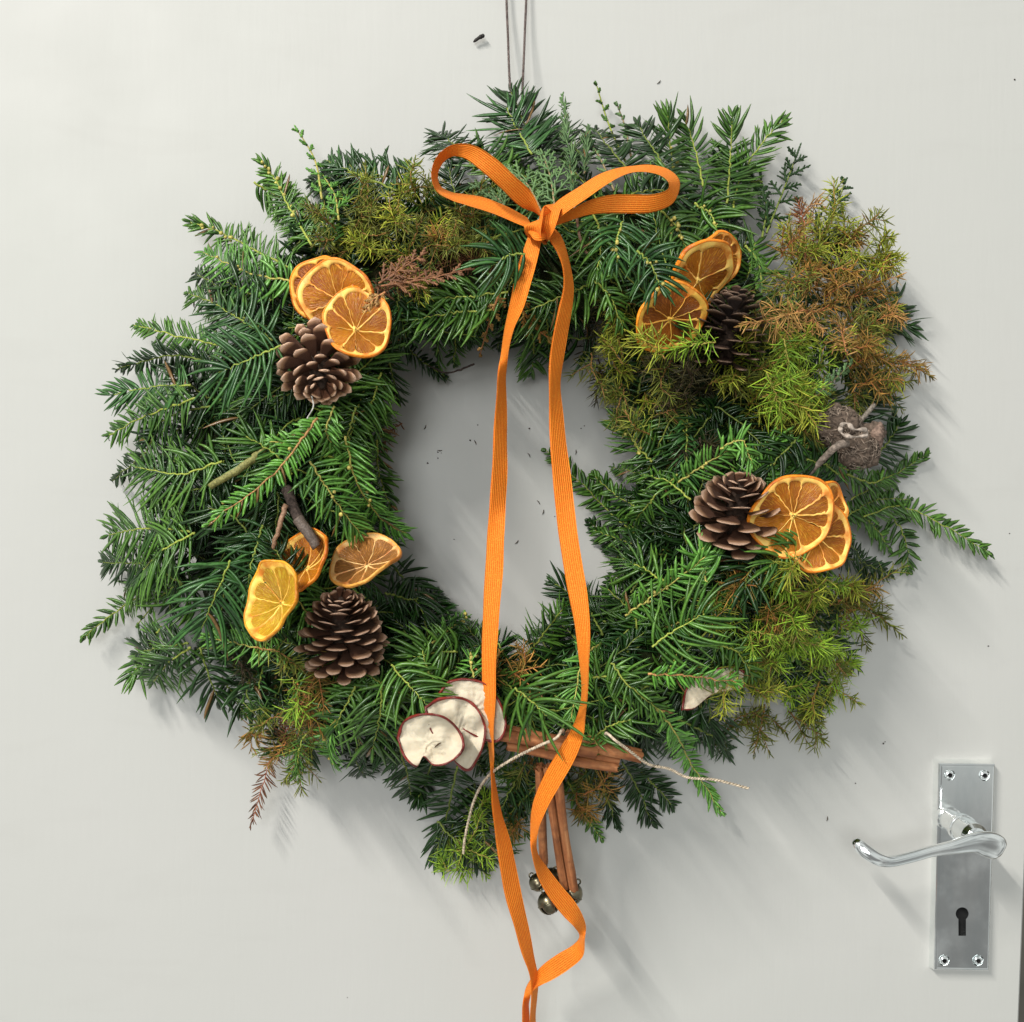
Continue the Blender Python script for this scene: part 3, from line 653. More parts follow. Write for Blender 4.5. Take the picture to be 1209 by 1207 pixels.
pinecone(404, 744, .112, (.03, -.38, .92), 45, 94, 96, 'large egg-shaped brown pine cone at lower left with pale scale tips', e0=-14, e1=62, sw=.80, th_=.22, seed=4,
         prof=lambda s: math.sin(math.pi * min(1, s * .74 + .26)) ** .62)
pinecone(862, 388, .104, (.10, -.30, .95), 42, 92, 80, 'dark shaded pine cone tucked between orange slices and bronze foliage', e0=-12, e1=60, sw=.90, th_=.22, tone=.40, seed=5)  # low tone puts this brown cone's shade into its scale colours
pinecone(871, 602, .112, (-.05, -.50, .86), 45, 88, 58, 'wide open pine cone left of the two overlapping orange slices at right', e0=-16, e1=64, sw=1.08, th_=.24, tone=1.1, seed=6)

# ------------------------------------------------------------------ dried orange slices
def orange_mats(name, flesh_a, flesh_b, rind_c, pith_c):
    out = []
    m, nt, b = newmat(name + '_rind', .45, .4); n = tex(nt, 'ShaderNodeTexNoise', 420, Detail=3.0); n2 = tex(nt, 'ShaderNodeTexNoise', 60)
    c = mixc(nt, ramp(nt, n2.outputs[0], [(.4, (0,) * 3), (.62, (1,) * 3)]), rind_c, (rind_c[0] * .55, rind_c[1] * .42, rind_c[2] * .4)); nt.links.new(c, b.inputs['Base Color'])
    bump(nt, b, n.outputs[0], 1.0, .001); out.append(m)
    m, nt, b = newmat(name + '_pith', .5, .4); n = tex(nt, 'ShaderNodeTexNoise', 110, Detail=6.0)
    nt.links.new(ramp(nt, n.outputs[0], [(.36, (pith_c[0] * .7, pith_c[1] * .36, pith_c[2] * .2)), (.56, pith_c)]), b.inputs['Base Color'])
    b.inputs['Subsurface Weight'].default_value = .15; b.inputs['Subsurface Radius'].default_value = (.003, .0015, .0005)
    bump(nt, b, n.outputs[0], .5, .0008); out.append(m)
    m, nt, b = newmat(name + '_flesh', .33, .5)
    uvn = tex(nt, 'ShaderNodeTexNoise', (9, 38, 1), 'UV', Detail=4.0); uvn.inputs['Distortion'].default_value = .6
    n2 = tex(nt, 'ShaderNodeTexNoise', 34, Detail=4.0)
    c = mixc(nt, ramp(nt, n2.outputs[0], [(.35, (0,) * 3), (.65, (1,) * 3)]), flesh_a, flesh_b)
    c = mixc(nt, ramp(nt, uvn.outputs[0], [(.5, (0,) * 3), (.72, (.75,) * 3)]), c, tuple(min(1, x * 2.3 + .02) for x in flesh_b))
    nt.links.new(c, b.inputs['Base Color'])
    bump(nt, b, uvn.outputs[0], .9, .0014)
    t = N(nt, 'ShaderNodeBsdfTranslucent'); nt.links.new(c, t.inputs[0]); mx = N(nt, 'ShaderNodeMixShader'); mx.inputs[0].default_value = .28
    nt.links.new(b.outputs[0], mx.inputs[1]); nt.links.new(t.outputs[0], mx.inputs[2]); nt.links.new(mx.outputs[0], nt.nodes['Material Output'].inputs[0])
    out.append(m); return out
OM_O = orange_mats('orange', (.34, .075, .004), (.68, .225, .010), (.84, .25, .012), (.95, .60, .14))
OM_D = orange_mats('amber', (.26, .055, .004), (.50, .14, .008), (.86, .28, .015), (.95, .54, .09))
OM_Y = orange_mats('golden', (.46, .20, .008), (.70, .38, .02), (.84, .36, .02), (.84, .56, .10))
OM_B = orange_mats('brown', (.25, .095, .02), (.45, .19, .04), (.80, .38, .07), (.80, .52, .20))

def slice_(px, py, h, rad, tiltx, tilty, spin, mats, label, cup=0.0, saddle=0.0, curl=0.0, nseg=9, off=(0, 0), seed=0, wob=.055, rw=.042, pw=.075, roll=0):
    """rad in px. tiltx/tilty turn the face; cup/saddle/curl bend the dried disc"""
    rg = random.Random(seed * 7 + 1)
    c = P(px, py, h); t = empty('orange_slice', c); tag(t, label, 'orange slice', 'dried orange slices on the wreath')
    Rr = M(rad, h); th = .0016
    rot = Matrix.Rotation(math.radians(roll), 3, 'Y') @ Matrix.Rotation(math.radians(tilty), 3, 'Z') @ Matrix.Rotation(math.radians(tiltx), 3, 'X')
    ph = [rg.uniform(0, 6.28) for _ in range(4)]
    def Wp(r, a, z):
        """disc coordinates (r 0..1, angle, height m) to local metres, face towards -Y"""
        rr = r * (1 + wob * math.sin(2 * a + ph[0]) * r + wob * .5 * math.sin(5 * a + ph[1]) * r)
        x, y = rr * math.cos(a), rr * math.sin(a)
        zz = z + Rr * (cup * (x * x + y * y) + saddle * (x * x - y * y) + curl * (max(0, x) ** 2) + .035 * r * math.sin(5 * a + ph[2]) + .045 * r * math.sin(3 * a + ph[3]) + .12 * r * noise.noise(Vector((x * 1.9, y * 1.9, seed * 3.3))))
        v = Vector((x * Rr, -zz, y * Rr)); sp = Matrix.Rotation(math.radians(spin), 3, 'Y')
        return rot @ (sp @ v)
    # rind: closed rounded hoop
    mb = MB(); na = 72; prof = [(.965, .9), (1.0, .75), (1.015, 0), (1.0, -.75), (.965, -.9), (1 - rw, -.8), (1 - rw, .85)]
    v = [tuple(Wp(r, 2 * math.pi * i / na, z * th)) for i in range(na) for r, z in prof]; k = len(prof)
    f = [(i * k + j, i * k + (j + 1) % k, ((i + 1) % na) * k + (j + 1) % k, ((i + 1) % na) * k + j) for i in range(na) for j in range(k)]
    mb.add(v, f); mb.build('rind', mats[0], t)
    # segment boundaries
    ba = []; a = rg.uniform(0, 1)
    ws = [rg.uniform(.6, 1.4) for _ in range(nseg)]; tot = sum(ws)
    for w_ in ws: ba.append(a); a += w_ / tot * 2 * math.pi
    ba.append(a)
    ox, oy = off
    def radial(fr, a, z):          # fr runs from the off-centre core to the inside of the rind
        x = ox + (math.cos(a) * (1 - rw + .01) - ox) * fr; y = oy + (math.sin(a) * (1 - rw + .01) - oy) * fr
        return Wp(math.hypot(x, y), math.atan2(y, x), z)
    r_core = .09; r_p = 1 - pw
    # pith: a ring scalloped by the segments, the membranes between them and the core, one surface
    mb = MB()
    def sheet(fa):
        n = len(fa); top = [tuple(radial(fr, a_, z)) for fr, a_, z in fa]; bot = [tuple(radial(fr, a_, -z)) for fr, a_, z in fa]; return top, bot
    for s in range(nseg):
        a0, a1 = ba[s], ba[s + 1]; mm = 10
        for sg in (1, -1):
            v = []
            for i in range(mm + 1):
                u = i / mm; aa = a0 + (a1 - a0) * u; inn = r_p - .13 * (abs(2 * u - 1) ** 5)
                for fr, z in ((1.0, .80), (.5 + .5 * inn, .82), (inn, .66), (inn - .015, .05)):
                    v.append(tuple(radial(fr, aa, sg * z * th)))
            f = [(i * 4 + j, i * 4 + j + 1, (i + 1) * 4 + j + 1, (i + 1) * 4 + j) for i in range(mm) for j in range(3)]
            mb.add(v, f)
        # membrane
        mw = rg.choice([.005, .008, .012, .02]); v = []
        nn = 8
        for i in range(nn + 1):
            fr = r_core * .6 + (r_p - .10 - r_core * .6) * i / nn; dw = mw / max(fr, .12) * (1 + 1.2 * (i / nn) ** 6 + .5 * (1 - i / nn) ** 2)
            jt = rg.gauss(0, .022)
            for da, z in ((-dw * 1.3, .0), (-dw * .5, .62), (dw * .5, .62), (dw * 1.3, 0), (dw * .5, -.62), (-dw * .5, -.62)):
                v.append(tuple(radial(fr, a0 + da + jt, z * th * (.75 + .25 * i / nn))))
        f = [(i * 6 + j, i * 6 + (j + 1) % 6, (i + 1) * 6 + (j + 1) % 6, (i + 1) * 6 + j) for i in range(nn) for j in range(6)]
        mb.add(v, f)
    v = []; kc = 14
    for sg, z in ((1, .7), (1, .45), (-1, .45), (-1, .7)):
        rr = .35 * r_core if z == .7 else r_core * 1.05
        for i in range(kc):
            aa = 2 * math.pi * i / kc; v.append(tuple(radial(rr * (1 + .35 * math.sin(3 * aa + ph[1])), aa, sg * z * th)))
    f = [(r_ * kc + i, r_ * kc + (i + 1) % kc, (r_ + 1) * kc + (i + 1) % kc, (r_ + 1) * kc + i) for r_ in range(3) for i in range(kc)]
    f += [tuple(range(kc)), tuple(3 * kc + i for i in range(kc))[::-1]]
    mb.add(v, f); mb.build('pith', mats[1], t)
    # flesh segments
    for s in range(nseg):
        a0, a1 = ba[s], ba[s + 1]; mb = MB(); ni, nj = 8, 7; v = []; uv = []
        zb = rg.uniform(-.1, .25)
        for sg in (1, -1):
            for i in range(ni + 1):
                u = i / ni; aa = a0 + (a1 - a0) * (.03 + .94 * u)
                for j in range(nj + 1):
                    q = j / nj; fr = r_core * .7 + (r_p + .01 - r_core * .7) * q
                    z = (.28 + zb * math.sin(math.pi * u) * math.sin(math.pi * q) + .12 * noise.noise(Vector((aa * 3, q * 4, s + seed)))) * sg if sg > 0 else -.25
                    v.append(tuple(radial(fr, aa, z * th))); uv.append((q * .5 + s * .3, u * .6 + s * .7 + seed * .31))
        m_ = (ni + 1) * (nj + 1)
        f = [(b0 + i * (nj + 1) + j, b0 + i * (nj + 1) + j + 1, b0 + (i + 1) * (nj + 1) + j + 1, b0 + (i + 1) * (nj + 1) + j) for b0 in (0, m_) for i in range(ni) for j in range(nj)]
        mb.add(v, f, uv); mb.build('segment', mats[2], t)
    return t
slice_(381, 344, .108, 42, 12, -22, 20, OM_D, 'rearmost dried orange slice of the three at upper left', seed=1, saddle=.06)
slice_(398, 350, .113, 45, 14, -14, 70, OM_O, 'middle dried orange slice with bright orange rim at upper left', seed=2, saddle=-.10, off=(.1, .0), pw=.10)
slice_(422, 381, .122, 42, -10, 8, 130, OM_O, 'front dried orange slice above the open pine cone at upper left', seed=3, saddle=.10, off=(.22, .12), pw=.09)
slice_(846, 308, .103, 35, 42, 10, 10, OM_O, roll=-35, label='rear dried orange slice behind the pale-cored one at upper right', seed=4)
slice_(832, 324, .110, 44, 46, 6, 60, OM_O, roll=-35, label='dried orange slice with wide pale pith above the dark pine cone', seed=5, saddle=-.12, nseg=5, pw=.15, off=(-.1, -.25))
slice_(791, 377, .112, 44, 36, -10, 200, OM_D, roll=-32, label='half-hidden dried orange slice left of the dark pine cone', seed=6, saddle=.12, pw=.14)
slice_(936, 609, .122, 50, 8, 4, 100, OM_O, 'front dried orange slice beside the wide open pine cone at right', seed=7, saddle=.08, nseg=10, pw=.10)
slice_(964, 634, .112, 45, -14, 12, 20, OM_O, 'lower dried orange slice with thick bright rim at right', seed=8, saddle=-.10, pw=.10)
slice_(971, 606, .104, 37, 12, 22, 50, OM_O, 'rear dried orange slice below the dried seed head', seed=9)
slice_(333, 713, .134, 46, 4, -42, 28, OM_Y, 'golden curled orange slice left of the big lower-left pine cone', seed=10, roll=34, cup=.42, saddle=.02, nseg=8, pw=.10)
slice_(366, 668, .114, 41, -8, -44, 40, OM_O, roll=30, label= 'curled orange slice with pale core behind the golden one', seed=11, cup=.40, saddle=.02, off=(.1, -.1), pw=.08)
slice_(434, 668, .104, 46, -58, 6, 80, OM_B, roll=-24, label='pale brown orange slice behind the top of the lower-left pine cone', seed=12, cup=.20, saddle=.10, pw=.08)

# ------------------------------------------------------------------ dried apple slices
m, nt, b = newmat('dried_apple_flesh', .65, .3); n = tex(nt, 'ShaderNodeTexNoise', 90, Detail=5.0, Distortion=.8); n2 = tex(nt, 'ShaderNodeTexNoise', 25)
c = mixc(nt, n2.outputs[0], (.60, .55, .43), (.52, .43, .30)); c = mixc(nt, ramp(nt, n.outputs[0], [(.62, (0,) * 3), (.8, (.5,) * 3)]), c, (.45, .30, .17)); nt.links.new(c, b.inputs['Base Color'])
b.inputs['Subsurface Weight'].default_value = .1; b.inputs['Subsurface Radius'].default_value = (.003, .002, .001)
bump(nt, b, n.outputs[0], .5, .0015); M_APF = m
m, nt, b = newmat('dried_apple_peel', .4, .45); n = tex(nt, 'ShaderNodeTexNoise', 150, Detail=4.0)
nt.links.new(ramp(nt, n.outputs[0], [(.3, (.07, .006, .006)), (.7, (.24, .022, .014))]), b.inputs['Base Color']); bump(nt, b, n.outputs[0], .8, .0012); M_APP = m
def apple(outline, h, label, hfun, seed=0, core=None):
    """outline: px polygon of the wrinkled slice; hfun(x, y) extra height in m"""
    A = catmull(outline + [outline[0]], 61)[:-1]; cx, cy = A.mean(0); c = P(cx, cy, h)
    t = empty('apple_slice', c); tag(t, label, 'apple slice', 'dried apple slices on the wreath')
    def W(x, y, z): 
        w_ = .0050 * noise.noise(Vector((x * .055, y * .055, seed))) + .0016 * noise.noise(Vector((x * .3, y * .3, seed)))
        return tuple(P(x, y, h + hfun(x - cx, y - cy) + z + w_) - c)
    mb = MB(); na, nr = 60, 14; v = []
    for sg in (1, -1):
        for j in range(nr + 1):
            for i in range(na):
                k = j / nr; x, y = cx + (A[i][0] - cx) * k, cy + (A[i][1] - cy) * k
                v.append(W(x, y, sg * .0011))
    m_ = (nr + 1) * na
    f = [(b0 + j * na + i, b0 + j * na + (i + 1) % na, b0 + (j + 1) * na + (i + 1) % na, b0 + (j + 1) * na + i) for b0 in (0, m_) for j in range(nr) for i in range(na)]
    mb.add(v, f); mb.build('flesh', M_APF, t)
    mb = MB(); v = []; prof = [(.965, .0014), (.99, .0030), (1.035, .0026), (1.055, .0), (1.03, -.0028), (.985, -.0022)]; k = len(prof)
    for i in range(na):
        for r, z in prof:
            rj = 1 + (r - 1) * (1 + .6 * noise.noise(Vector((i * .3, seed, 0))))
            v.append(W(cx + (A[i][0] - cx) * rj, cy + (A[i][1] - cy) * rj, z * (1 + .5 * noise.noise(Vector((i * .4, 3, seed))))))
    f = [(i * k + j, i * k + (j + 1) % k, ((i + 1) % na) * k + (j + 1) % k, ((i + 1) % na) * k + j) for i in range(na) for j in range(k)]
    mb.add(v, f); mb.build('peel', M_APP, t)
    if core:
        mb = MB(); pts = [W(x, y, .0013) for x, y in core]; tube(mb, catmull(pts, 10), np.sin(np.linspace(.2, 2.95, 10)) * .0005, 6, (.06, .03, .015)); mb.build('core_slit', M_FIBRE, t)
    return t
apple([(470, 872), (478, 852), (500, 844), (525, 848), (543, 866), (546, 885), (530, 900), (512, 903), (500, 893), (492, 905), (478, 893)], .127,
      'front dried apple slice with notched edge, leftmost of the stack', lambda x, y: .00016 * x + .000004 * y * y, 1, [(513, 883), (517, 879), (521, 877)])
apple([(503, 836), (520, 826), (545, 825), (562, 836), (572, 858), (570, 880), (562, 898), (553, 909), (540, 902), (522, 880), (508, 860)], .120,
      'middle dried apple slice standing behind the notched one', lambda x, y: -.0001 * x + .000003 * x * x, 2)
apple([(518, 822), (530, 806), (555, 803), (578, 812), (594, 840), (596, 862), (585, 875), (560, 868), (535, 850)], .114,
      'rear dried apple slice partly behind the orange ribbon', lambda x, y: .00008 * y, 3)
apple([(806, 838), (812, 812), (832, 796), (860, 788), (880, 796), (876, 812), (858, 816), (838, 822), (820, 836)], .088,
      'dried apple slice half hidden under light green yew at lower right', lambda x, y: .0001 * y, 4)

# ------------------------------------------------------------------ dried seed head on a stalk
def seed_head():
    c = P(1004, 516, .090); t = empty('dried_seed_head', c); tag(t, 'dried grey-brown fibrous seed head on a stalk above the right-hand orange slices', 'seed head')
    loc = lambda x, y, h: np.array(tuple(P(x, y, h) - c))
    rg = np.random.default_rng(3); mb = MB()
    lobes = [(990, 505, 26, .090), (1012, 530, 25, .092), (1030, 512, 15, .086)]
    for i, (x, y, r, h) in enumerate(lobes): ball(mb, loc(x, y, h), M(r, h), 28, 18, (.11, .08, .06), (1, .8, .92), .5, i * 3.1)
    mb.build('head', M_FIBRE, t)
    mb = MB()
    for i in range(420):      # loose curled fibres
        x, y, r, h = lobes[0 if rg.random() < .5 else 1]; d = unit(rg.normal(0, 1, 3)); d[1] = -abs(d[1])
        o = loc(x, y, h) + d * M(r, h) * np.array([1, .8, .92]) * .97; k = unit(np.cross(d, rg.normal(0, 1, 3)))
        L = M(rg.uniform(5, 12), h); q = [o, o + k * L * .5 + d * .0012, o + k * L + unit(np.cross(k, d)) * L * .4]
        g = rg.uniform(.6, 1.5); tube(mb, catmull(q, 6), np.array([.8, 1, 1, .9, .6, .2]) * M(.62, h), 4, (.20 * g, .155 * g, .12 * g), cap=False)
    o = mb.build('fibres', M_FIBRE, t); o['kind'] = 'stuff'
    mb = MB()
    pts = [loc(992 + 0, 503, .112), loc(1000, 500, .116), loc(1008, 507, .117), loc(1022, 508, .113), loc(1022, 514, .112), loc(1005, 516, .115), loc(994, 512, .113), loc(992, 503, .112)]
    tube(mb, catmull(pts, 40), M(2.0, .1) * (1 + .6 * np.sin(np.arange(40) * .9)), 7, (.36, .30, .25)); mb.build('calyx', M_FIBRE, t)
    for k in range(7):        # ribbed husk at the right
        mb = MB(); a = -40 + k * 16
        p = [loc(1028, 512, .098), loc(1036 + 3 * math.cos(math.radians(a)), 512 + 12 * math.sin(math.radians(a)), .100 - abs(k - 3) * .001), loc(1030 + 12 * math.cos(math.radians(a)), 514 + 24 * math.sin(math.radians(a)), .088)]
        tube(mb, catmull(p, 8), np.array([.6, 1, 1.3, 1.4, 1.4, 1.2, .9, .4]) * M(2.6, .1), 7, (.19, .13, .10)); mb.build('husk', M_FIBRE, t)
    mb = MB(); p = [loc(950, 566, .092), loc(972, 542, .102), loc(988, 527, .108), loc(1000, 523, .106)]; tube(mb, catmull(p, 14), M(4.2, .1) * np.linspace(.75, 1.25, 14), 8, (.20, .16, .13)); mb.build('stalk', M_FIBRE, t)
    mb = MB(); p = [loc(1016, 497, .085), loc(1024, 488, .080), loc(1032, 478, .074)]; tube(mb, catmull(p, 8), M(3, .1), 7, (.20, .17, .14)); mb.build('stalk', M_FIBRE, t)
seed_head()

# ------------------------------------------------------------------ cinnamon
m, nt, b = newmat('cinnamon_bark', .7, .25)
n = tex(nt, 'ShaderNodeTexNoise', (2.5, 26, 2), 'UV', Detail=6.0); n2 = tex(nt, 'ShaderNodeTexNoise', 260, Detail=4.0)
c = ramp(nt, n.outputs[0], [(.3, (.18, .060, .020)), (.5, (.36, .135, .05)), (.72, (.56, .26, .11))])
c = mixc(nt, ramp(nt, n2.outputs[0], [(.45, (0,) * 3), (.7, (.5,) * 3)]), c, (.16, .06, .03)); nt.links.new(c, b.inputs['Base Color']); bump(nt, b, n2.outputs[0], .6, .001); M_CIN = m
def cinnamon(p0, p1, rpx, label, roll=0.0, seed=0):
    rg = random.Random(seed); a, b_ = P(*p0), P(*p1); h = (p0[2] + p1[2]) / 2; r = M(rpx, h)
    t = empty('cinnamon_stick', a); tag(t, label, 'cinnamon stick', 'cinnamon sticks tied at the bottom of the wreath')
    ax = (b_ - a); L = ax.length; q = ax.to_track_quat('Z', 'Y').to_matrix() @ Matrix.Rotation(roll, 3, 'Z')
    line = []; n = 44
    for i in range(n):        # a sheet rolled inwards from both sides
        u = -1 + 2 * i / (n - 1); sg = 1 if u > 0 else -1; v = abs(u); th = v * 7.6; rr = r * (.56 - .32 * max(0, v - .15))
        cx = sg * r * .50
        line.append((cx - sg * rr * math.cos(th + 0.0) * 1.0 if v > .06 else cx * v / .06 * .0, -(r * .18) + rr * math.sin(th)))
    line = np.array(line); tn = unit(np.gradient(line, axis=0)); nm = np.stack([-tn[:, 1], tn[:, 0]], 1) * r * .07
    prof = np.vstack([line + nm, (line - nm)[::-1]]); k = len(prof); m_ = 14; V = []; uv = []
    for j in range(m_):
        z = j / (m_ - 1); sc = 1 + .05 * math.sin(z * 9 + seed) + rg.gauss(0, .012); bx = r * .12 * math.sin(z * 4 + seed)
        for i in range(k):
            jag = (rg.uniform(-.012, .012) * L if j in (0, m_ - 1) else 0)
            V.append(tuple(q @ Vector((prof[i][0] * sc + bx, prof[i][1] * sc, z * L + jag)))); uv.append((z, (i / k) * 1.0))
    F = [(j * k + i, j * k + (i + 1) % k, (j + 1) * k + (i + 1) % k, (j + 1) * k + i) for j in range(m_ - 1) for i in range(k)]
    mb = MB(); mb.add(V, F, uv); mb.build('bark', M_CIN, t); return t
cinnamon((592, 864, .101), (704, 884, .101), 12, 'horizontal cinnamon stick under the fan of yew, upper left of its bundle', .3, 1)
cinnamon((600, 876, .095), (730, 902, .095), 10, 'horizontal cinnamon stick with a jagged end, lowest of its bundle', 1.0, 2)
cinnamon((668, 868, .098), (758, 892, .098), 12.5, 'short thick cinnamon stick at the right end of its bundle', .1, 3)
cinnamon((638, 905, .086), (643, 1022, .060), 9, 'dark hanging cinnamon stick behind the left of the right ribbon tail', 1.57, 4)
cinnamon((652, 905, .092), (672, 1048, .066), 10.5, 'long hanging cinnamon stick with pale bark ending at the bells', .0, 6)

# ------------------------------------------------------------------ bells
m, nt, b = newmat('aged_bronze', .32, .5, 1.0); n = tex(nt, 'ShaderNodeTexNoise', 120, Detail=4.0)
nt.links.new(ramp(nt, n.outputs[0], [(.35, (.09, .08, .05)), (.65, (.24, .21, .14))]), b.inputs['Base Color']); M_BELL = m
m, nt, b = newmat('hollow_shade', .9, .1); n = tex(nt, 'ShaderNodeTexNoise', 90); nt.links.new(ramp(nt, n.outputs[0], [(.3, (.006,) * 3), (.7, (.016,) * 3)]), b.inputs['Base Color']); M_DARK = m  # near-black puts the shade of small recesses into the colour
def bell(px, py, h, rpx, rot, label):
    c = P(px, py, h); r = M(rpx, h); t = empty('jingle_bell', c); tag(t, label, 'bell', 'small bells under the cinnamon sticks')
    q = Matrix.Rotation(rot[0], 3, 'X') @ Matrix.Rotation(rot[1], 3, 'Y') @ Matrix.Rotation(rot[2], 3, 'Z')
    me = bmesh.new(); bmesh.ops.create_uvsphere(me, u_segments=32, v_segments=24, radius=r)
    kill = [f for f in me.faces if f.calc_center_median().z < -.15 * r and (abs(f.calc_center_median().x) < .13 * r or abs(f.calc_center_median().y) < .13 * r)]
    bmesh.ops.delete(me, geom=kill, context='FACES')
    for v in me.verts: v.co = q @ v.co
    for f in me.faces: f.smooth = True
    md = bpy.data.meshes.new('shell'); me.to_mesh(md); me.free(); md.materials.append(M_BELL)
    o = bpy.data.objects.new('shell', md); COL.objects.link(o); o.parent = t; s = o.modifiers.new('wall', 'SOLIDIFY'); s.thickness = r * .08; s.offset = -1
    mb = MB(); A = [tuple(q @ Vector((math.cos(a) * r, math.sin(a) * r, 0))) for a in np.linspace(0, 2 * math.pi, 33)]; tube(mb, A, r * .07, 6); mb.build('seam', M_BELL, t)
    mb = MB(); A = [tuple(q @ Vector((math.cos(a) * r * .28, 0, r * 1.12 + math.sin(a) * r * .28))) for a in np.linspace(0, 2 * math.pi, 17)]; tube(mb, A, r * .08, 6); mb.build('loop', M_BELL, t)
    mb = MB(); ball(mb, q @ Vector((0, 0, -.35 * r)), r * .3, 8, 6); mb.build('clapper', M_DARK, t)
bell(651, 1037, .060, 12, (.3, .4, 0), 'bronze bell nearest the ends of the dark cinnamon sticks')
bell(635, 1042, .052, 10.5, (.2, -.7, .5), 'bronze bell at the left, mostly behind the ribbon tail')
bell(648, 1066, .062, 13.5, (-.35, -.4, .6), 'lowest bronze bell with a bright seam beside the ribbon')
bell(675, 1055, .060, 13, (-.1, .5, .4), 'rightmost bronze bell below the long cinnamon stick')

# ------------------------------------------------------------------ strings
def twine(name, pts, r, c, label, cat, turns=40, strands=2):
    P3 = [P(*p) for p in pts]; n = turns * 8; A = catmull(P3, n); T = unit(np.gradient(A, axis=0)); mb = MB()
    up = np.array([0, -1., 0]); x = unit(np.cross(T, up)); y = np.cross(x, T)
    for s in range(strands):
        a = np.linspace(0, turns * 2 * math.pi, n) + s * 2 * math.pi / strands
        B = A + (np.cos(a)[:, None] * x + np.sin(a)[:, None] * y) * r * .55
        tube(mb, B, r * .62, 5, c)
    o = mb.build(name, M_FIBRE, origin=P3[0]); tag(o, label, cat); return o
twine('hanging_string', [(596, -160, .004), (597.5, -20, .006), (599.5, 40, .01), (602, 100, .02), (608, 150, .03), (614, 160, .03), (617, 100, .02), (619.5, 40, .01), (621.5, -20, .006), (622, -160, .004)], .00085, (.13, .10, .09), 'thin grey-brown string looped down from above, holding up the wreath', 'string', 130)
twine('jute_twine', [(547, 1008, .072), (550, 985, .085), (560, 945, .098), (576, 917, .106), (604, 897, .113), (636, 881, .121), (656, 872, .124), (664, 862, .118), (668, 868, .088), (690, 885, .085), (712, 872, .100), (716, 866, .119), (726, 874, .123), (740, 884, .118), (765, 902, .106), (790, 908, .098), (812, 918, .096), (845, 921, .094), (884, 931, .088)], .00088, (.50, .41, .30), 'pale jute twine tied round the cinnamon bundle with two loose ends', 'twine', 95)
twine('thread', [(368, 468, .12), (370, 480, .122), (364, 492, .12), (358, 502, .116)], .0004, (.50, .48, .44), 'short loose pale thread below the upper-left pine cone', 'thread', 10)

# ------------------------------------------------------------------ ribbon
m, nt, b = newmat('orange_ribbon', .62, .25)
tc = N(nt, 'ShaderNodeTexCoord'); sx = N(nt, 'ShaderNodeSeparateXYZ'); nt.links.new(tc.outputs['UV'], sx.inputs[0])
def mth(op, a, b_=None, c_=None):
    q = N(nt, 'ShaderNodeMath', operation=op)
    for i, x in enumerate((a, b_, c_)):
        if x is None: continue
        if hasattr(x, 'links'): nt.links.new(x, q.inputs[i])
        else: q.inputs[i].default_value = x
    return q.outputs[0]
rib = mth('SINE', mth('MULTIPLY', sx.outputs[0], 2 * math.pi * 9)); wv = mth('SINE', mth('MULTIPLY', sx.outputs[1], 2 * math.pi * 900))
nz = tex(nt, 'ShaderNodeTexNoise', 1500, Detail=2.0); nb = tex(nt, 'ShaderNodeTexNoise', 45, Detail=5.0)
c = mixc(nt, nb.outputs[0], (.84, .175, .007), (.93, .225, .009))
c = mixc(nt, ramp(nt, rib, [(.0, (0,) * 3), (.5, (0,) * 3), (.95, (.85,) * 3)]), c, (.52, .085, .003))
c = mixc(nt, ramp(nt, mth('MULTIPLY', rib, -1.0), [(.0, (0,) * 3), (.72, (0,) * 3), (1.0, (.7,) * 3)]), c, (1.0, .36, .05))
c = mixc(nt, ramp(nt, nz.outputs[0], [(.5, (0,) * 3), (.75, (.6,) * 3)]), c, (1.0, .48, .05))
nt.links.new(c, b.inputs['Base Color']); hgt = mth('ADD', mth('MULTIPLY', rib, -1.0), mth('ADD', mth('MULTIPLY', wv, .25), mth('MULTIPLY', nz.outputs[0], 1.2))); bump(nt, b, hgt, .38, .0004)
b.inputs['Sheen Weight'].default_value = .25; b.inputs['Sheen Tint'].default_value = (1, .5, .15, 1)
t_ = N(nt, 'ShaderNodeBsdfTranslucent'); nt.links.new(c, t_.inputs[0]); mx = N(nt, 'ShaderNodeMixShader'); mx.inputs[0].default_value = .16
nt.links.new(b.outputs[0], mx.inputs[1]); nt.links.new(t_.outputs[0], mx.inputs[2]); nt.links.new(mx.outputs[0], nt.nodes['Material Output'].inputs[0])
M_RIB = m
RW = 23.5   # ribbon width in px at its height
bow = empty('ribbon_bow', P(640, 265, .115)); tag(bow, 'bright orange fabric ribbon tied in a bow with two long hanging tails', 'ribbon bow')
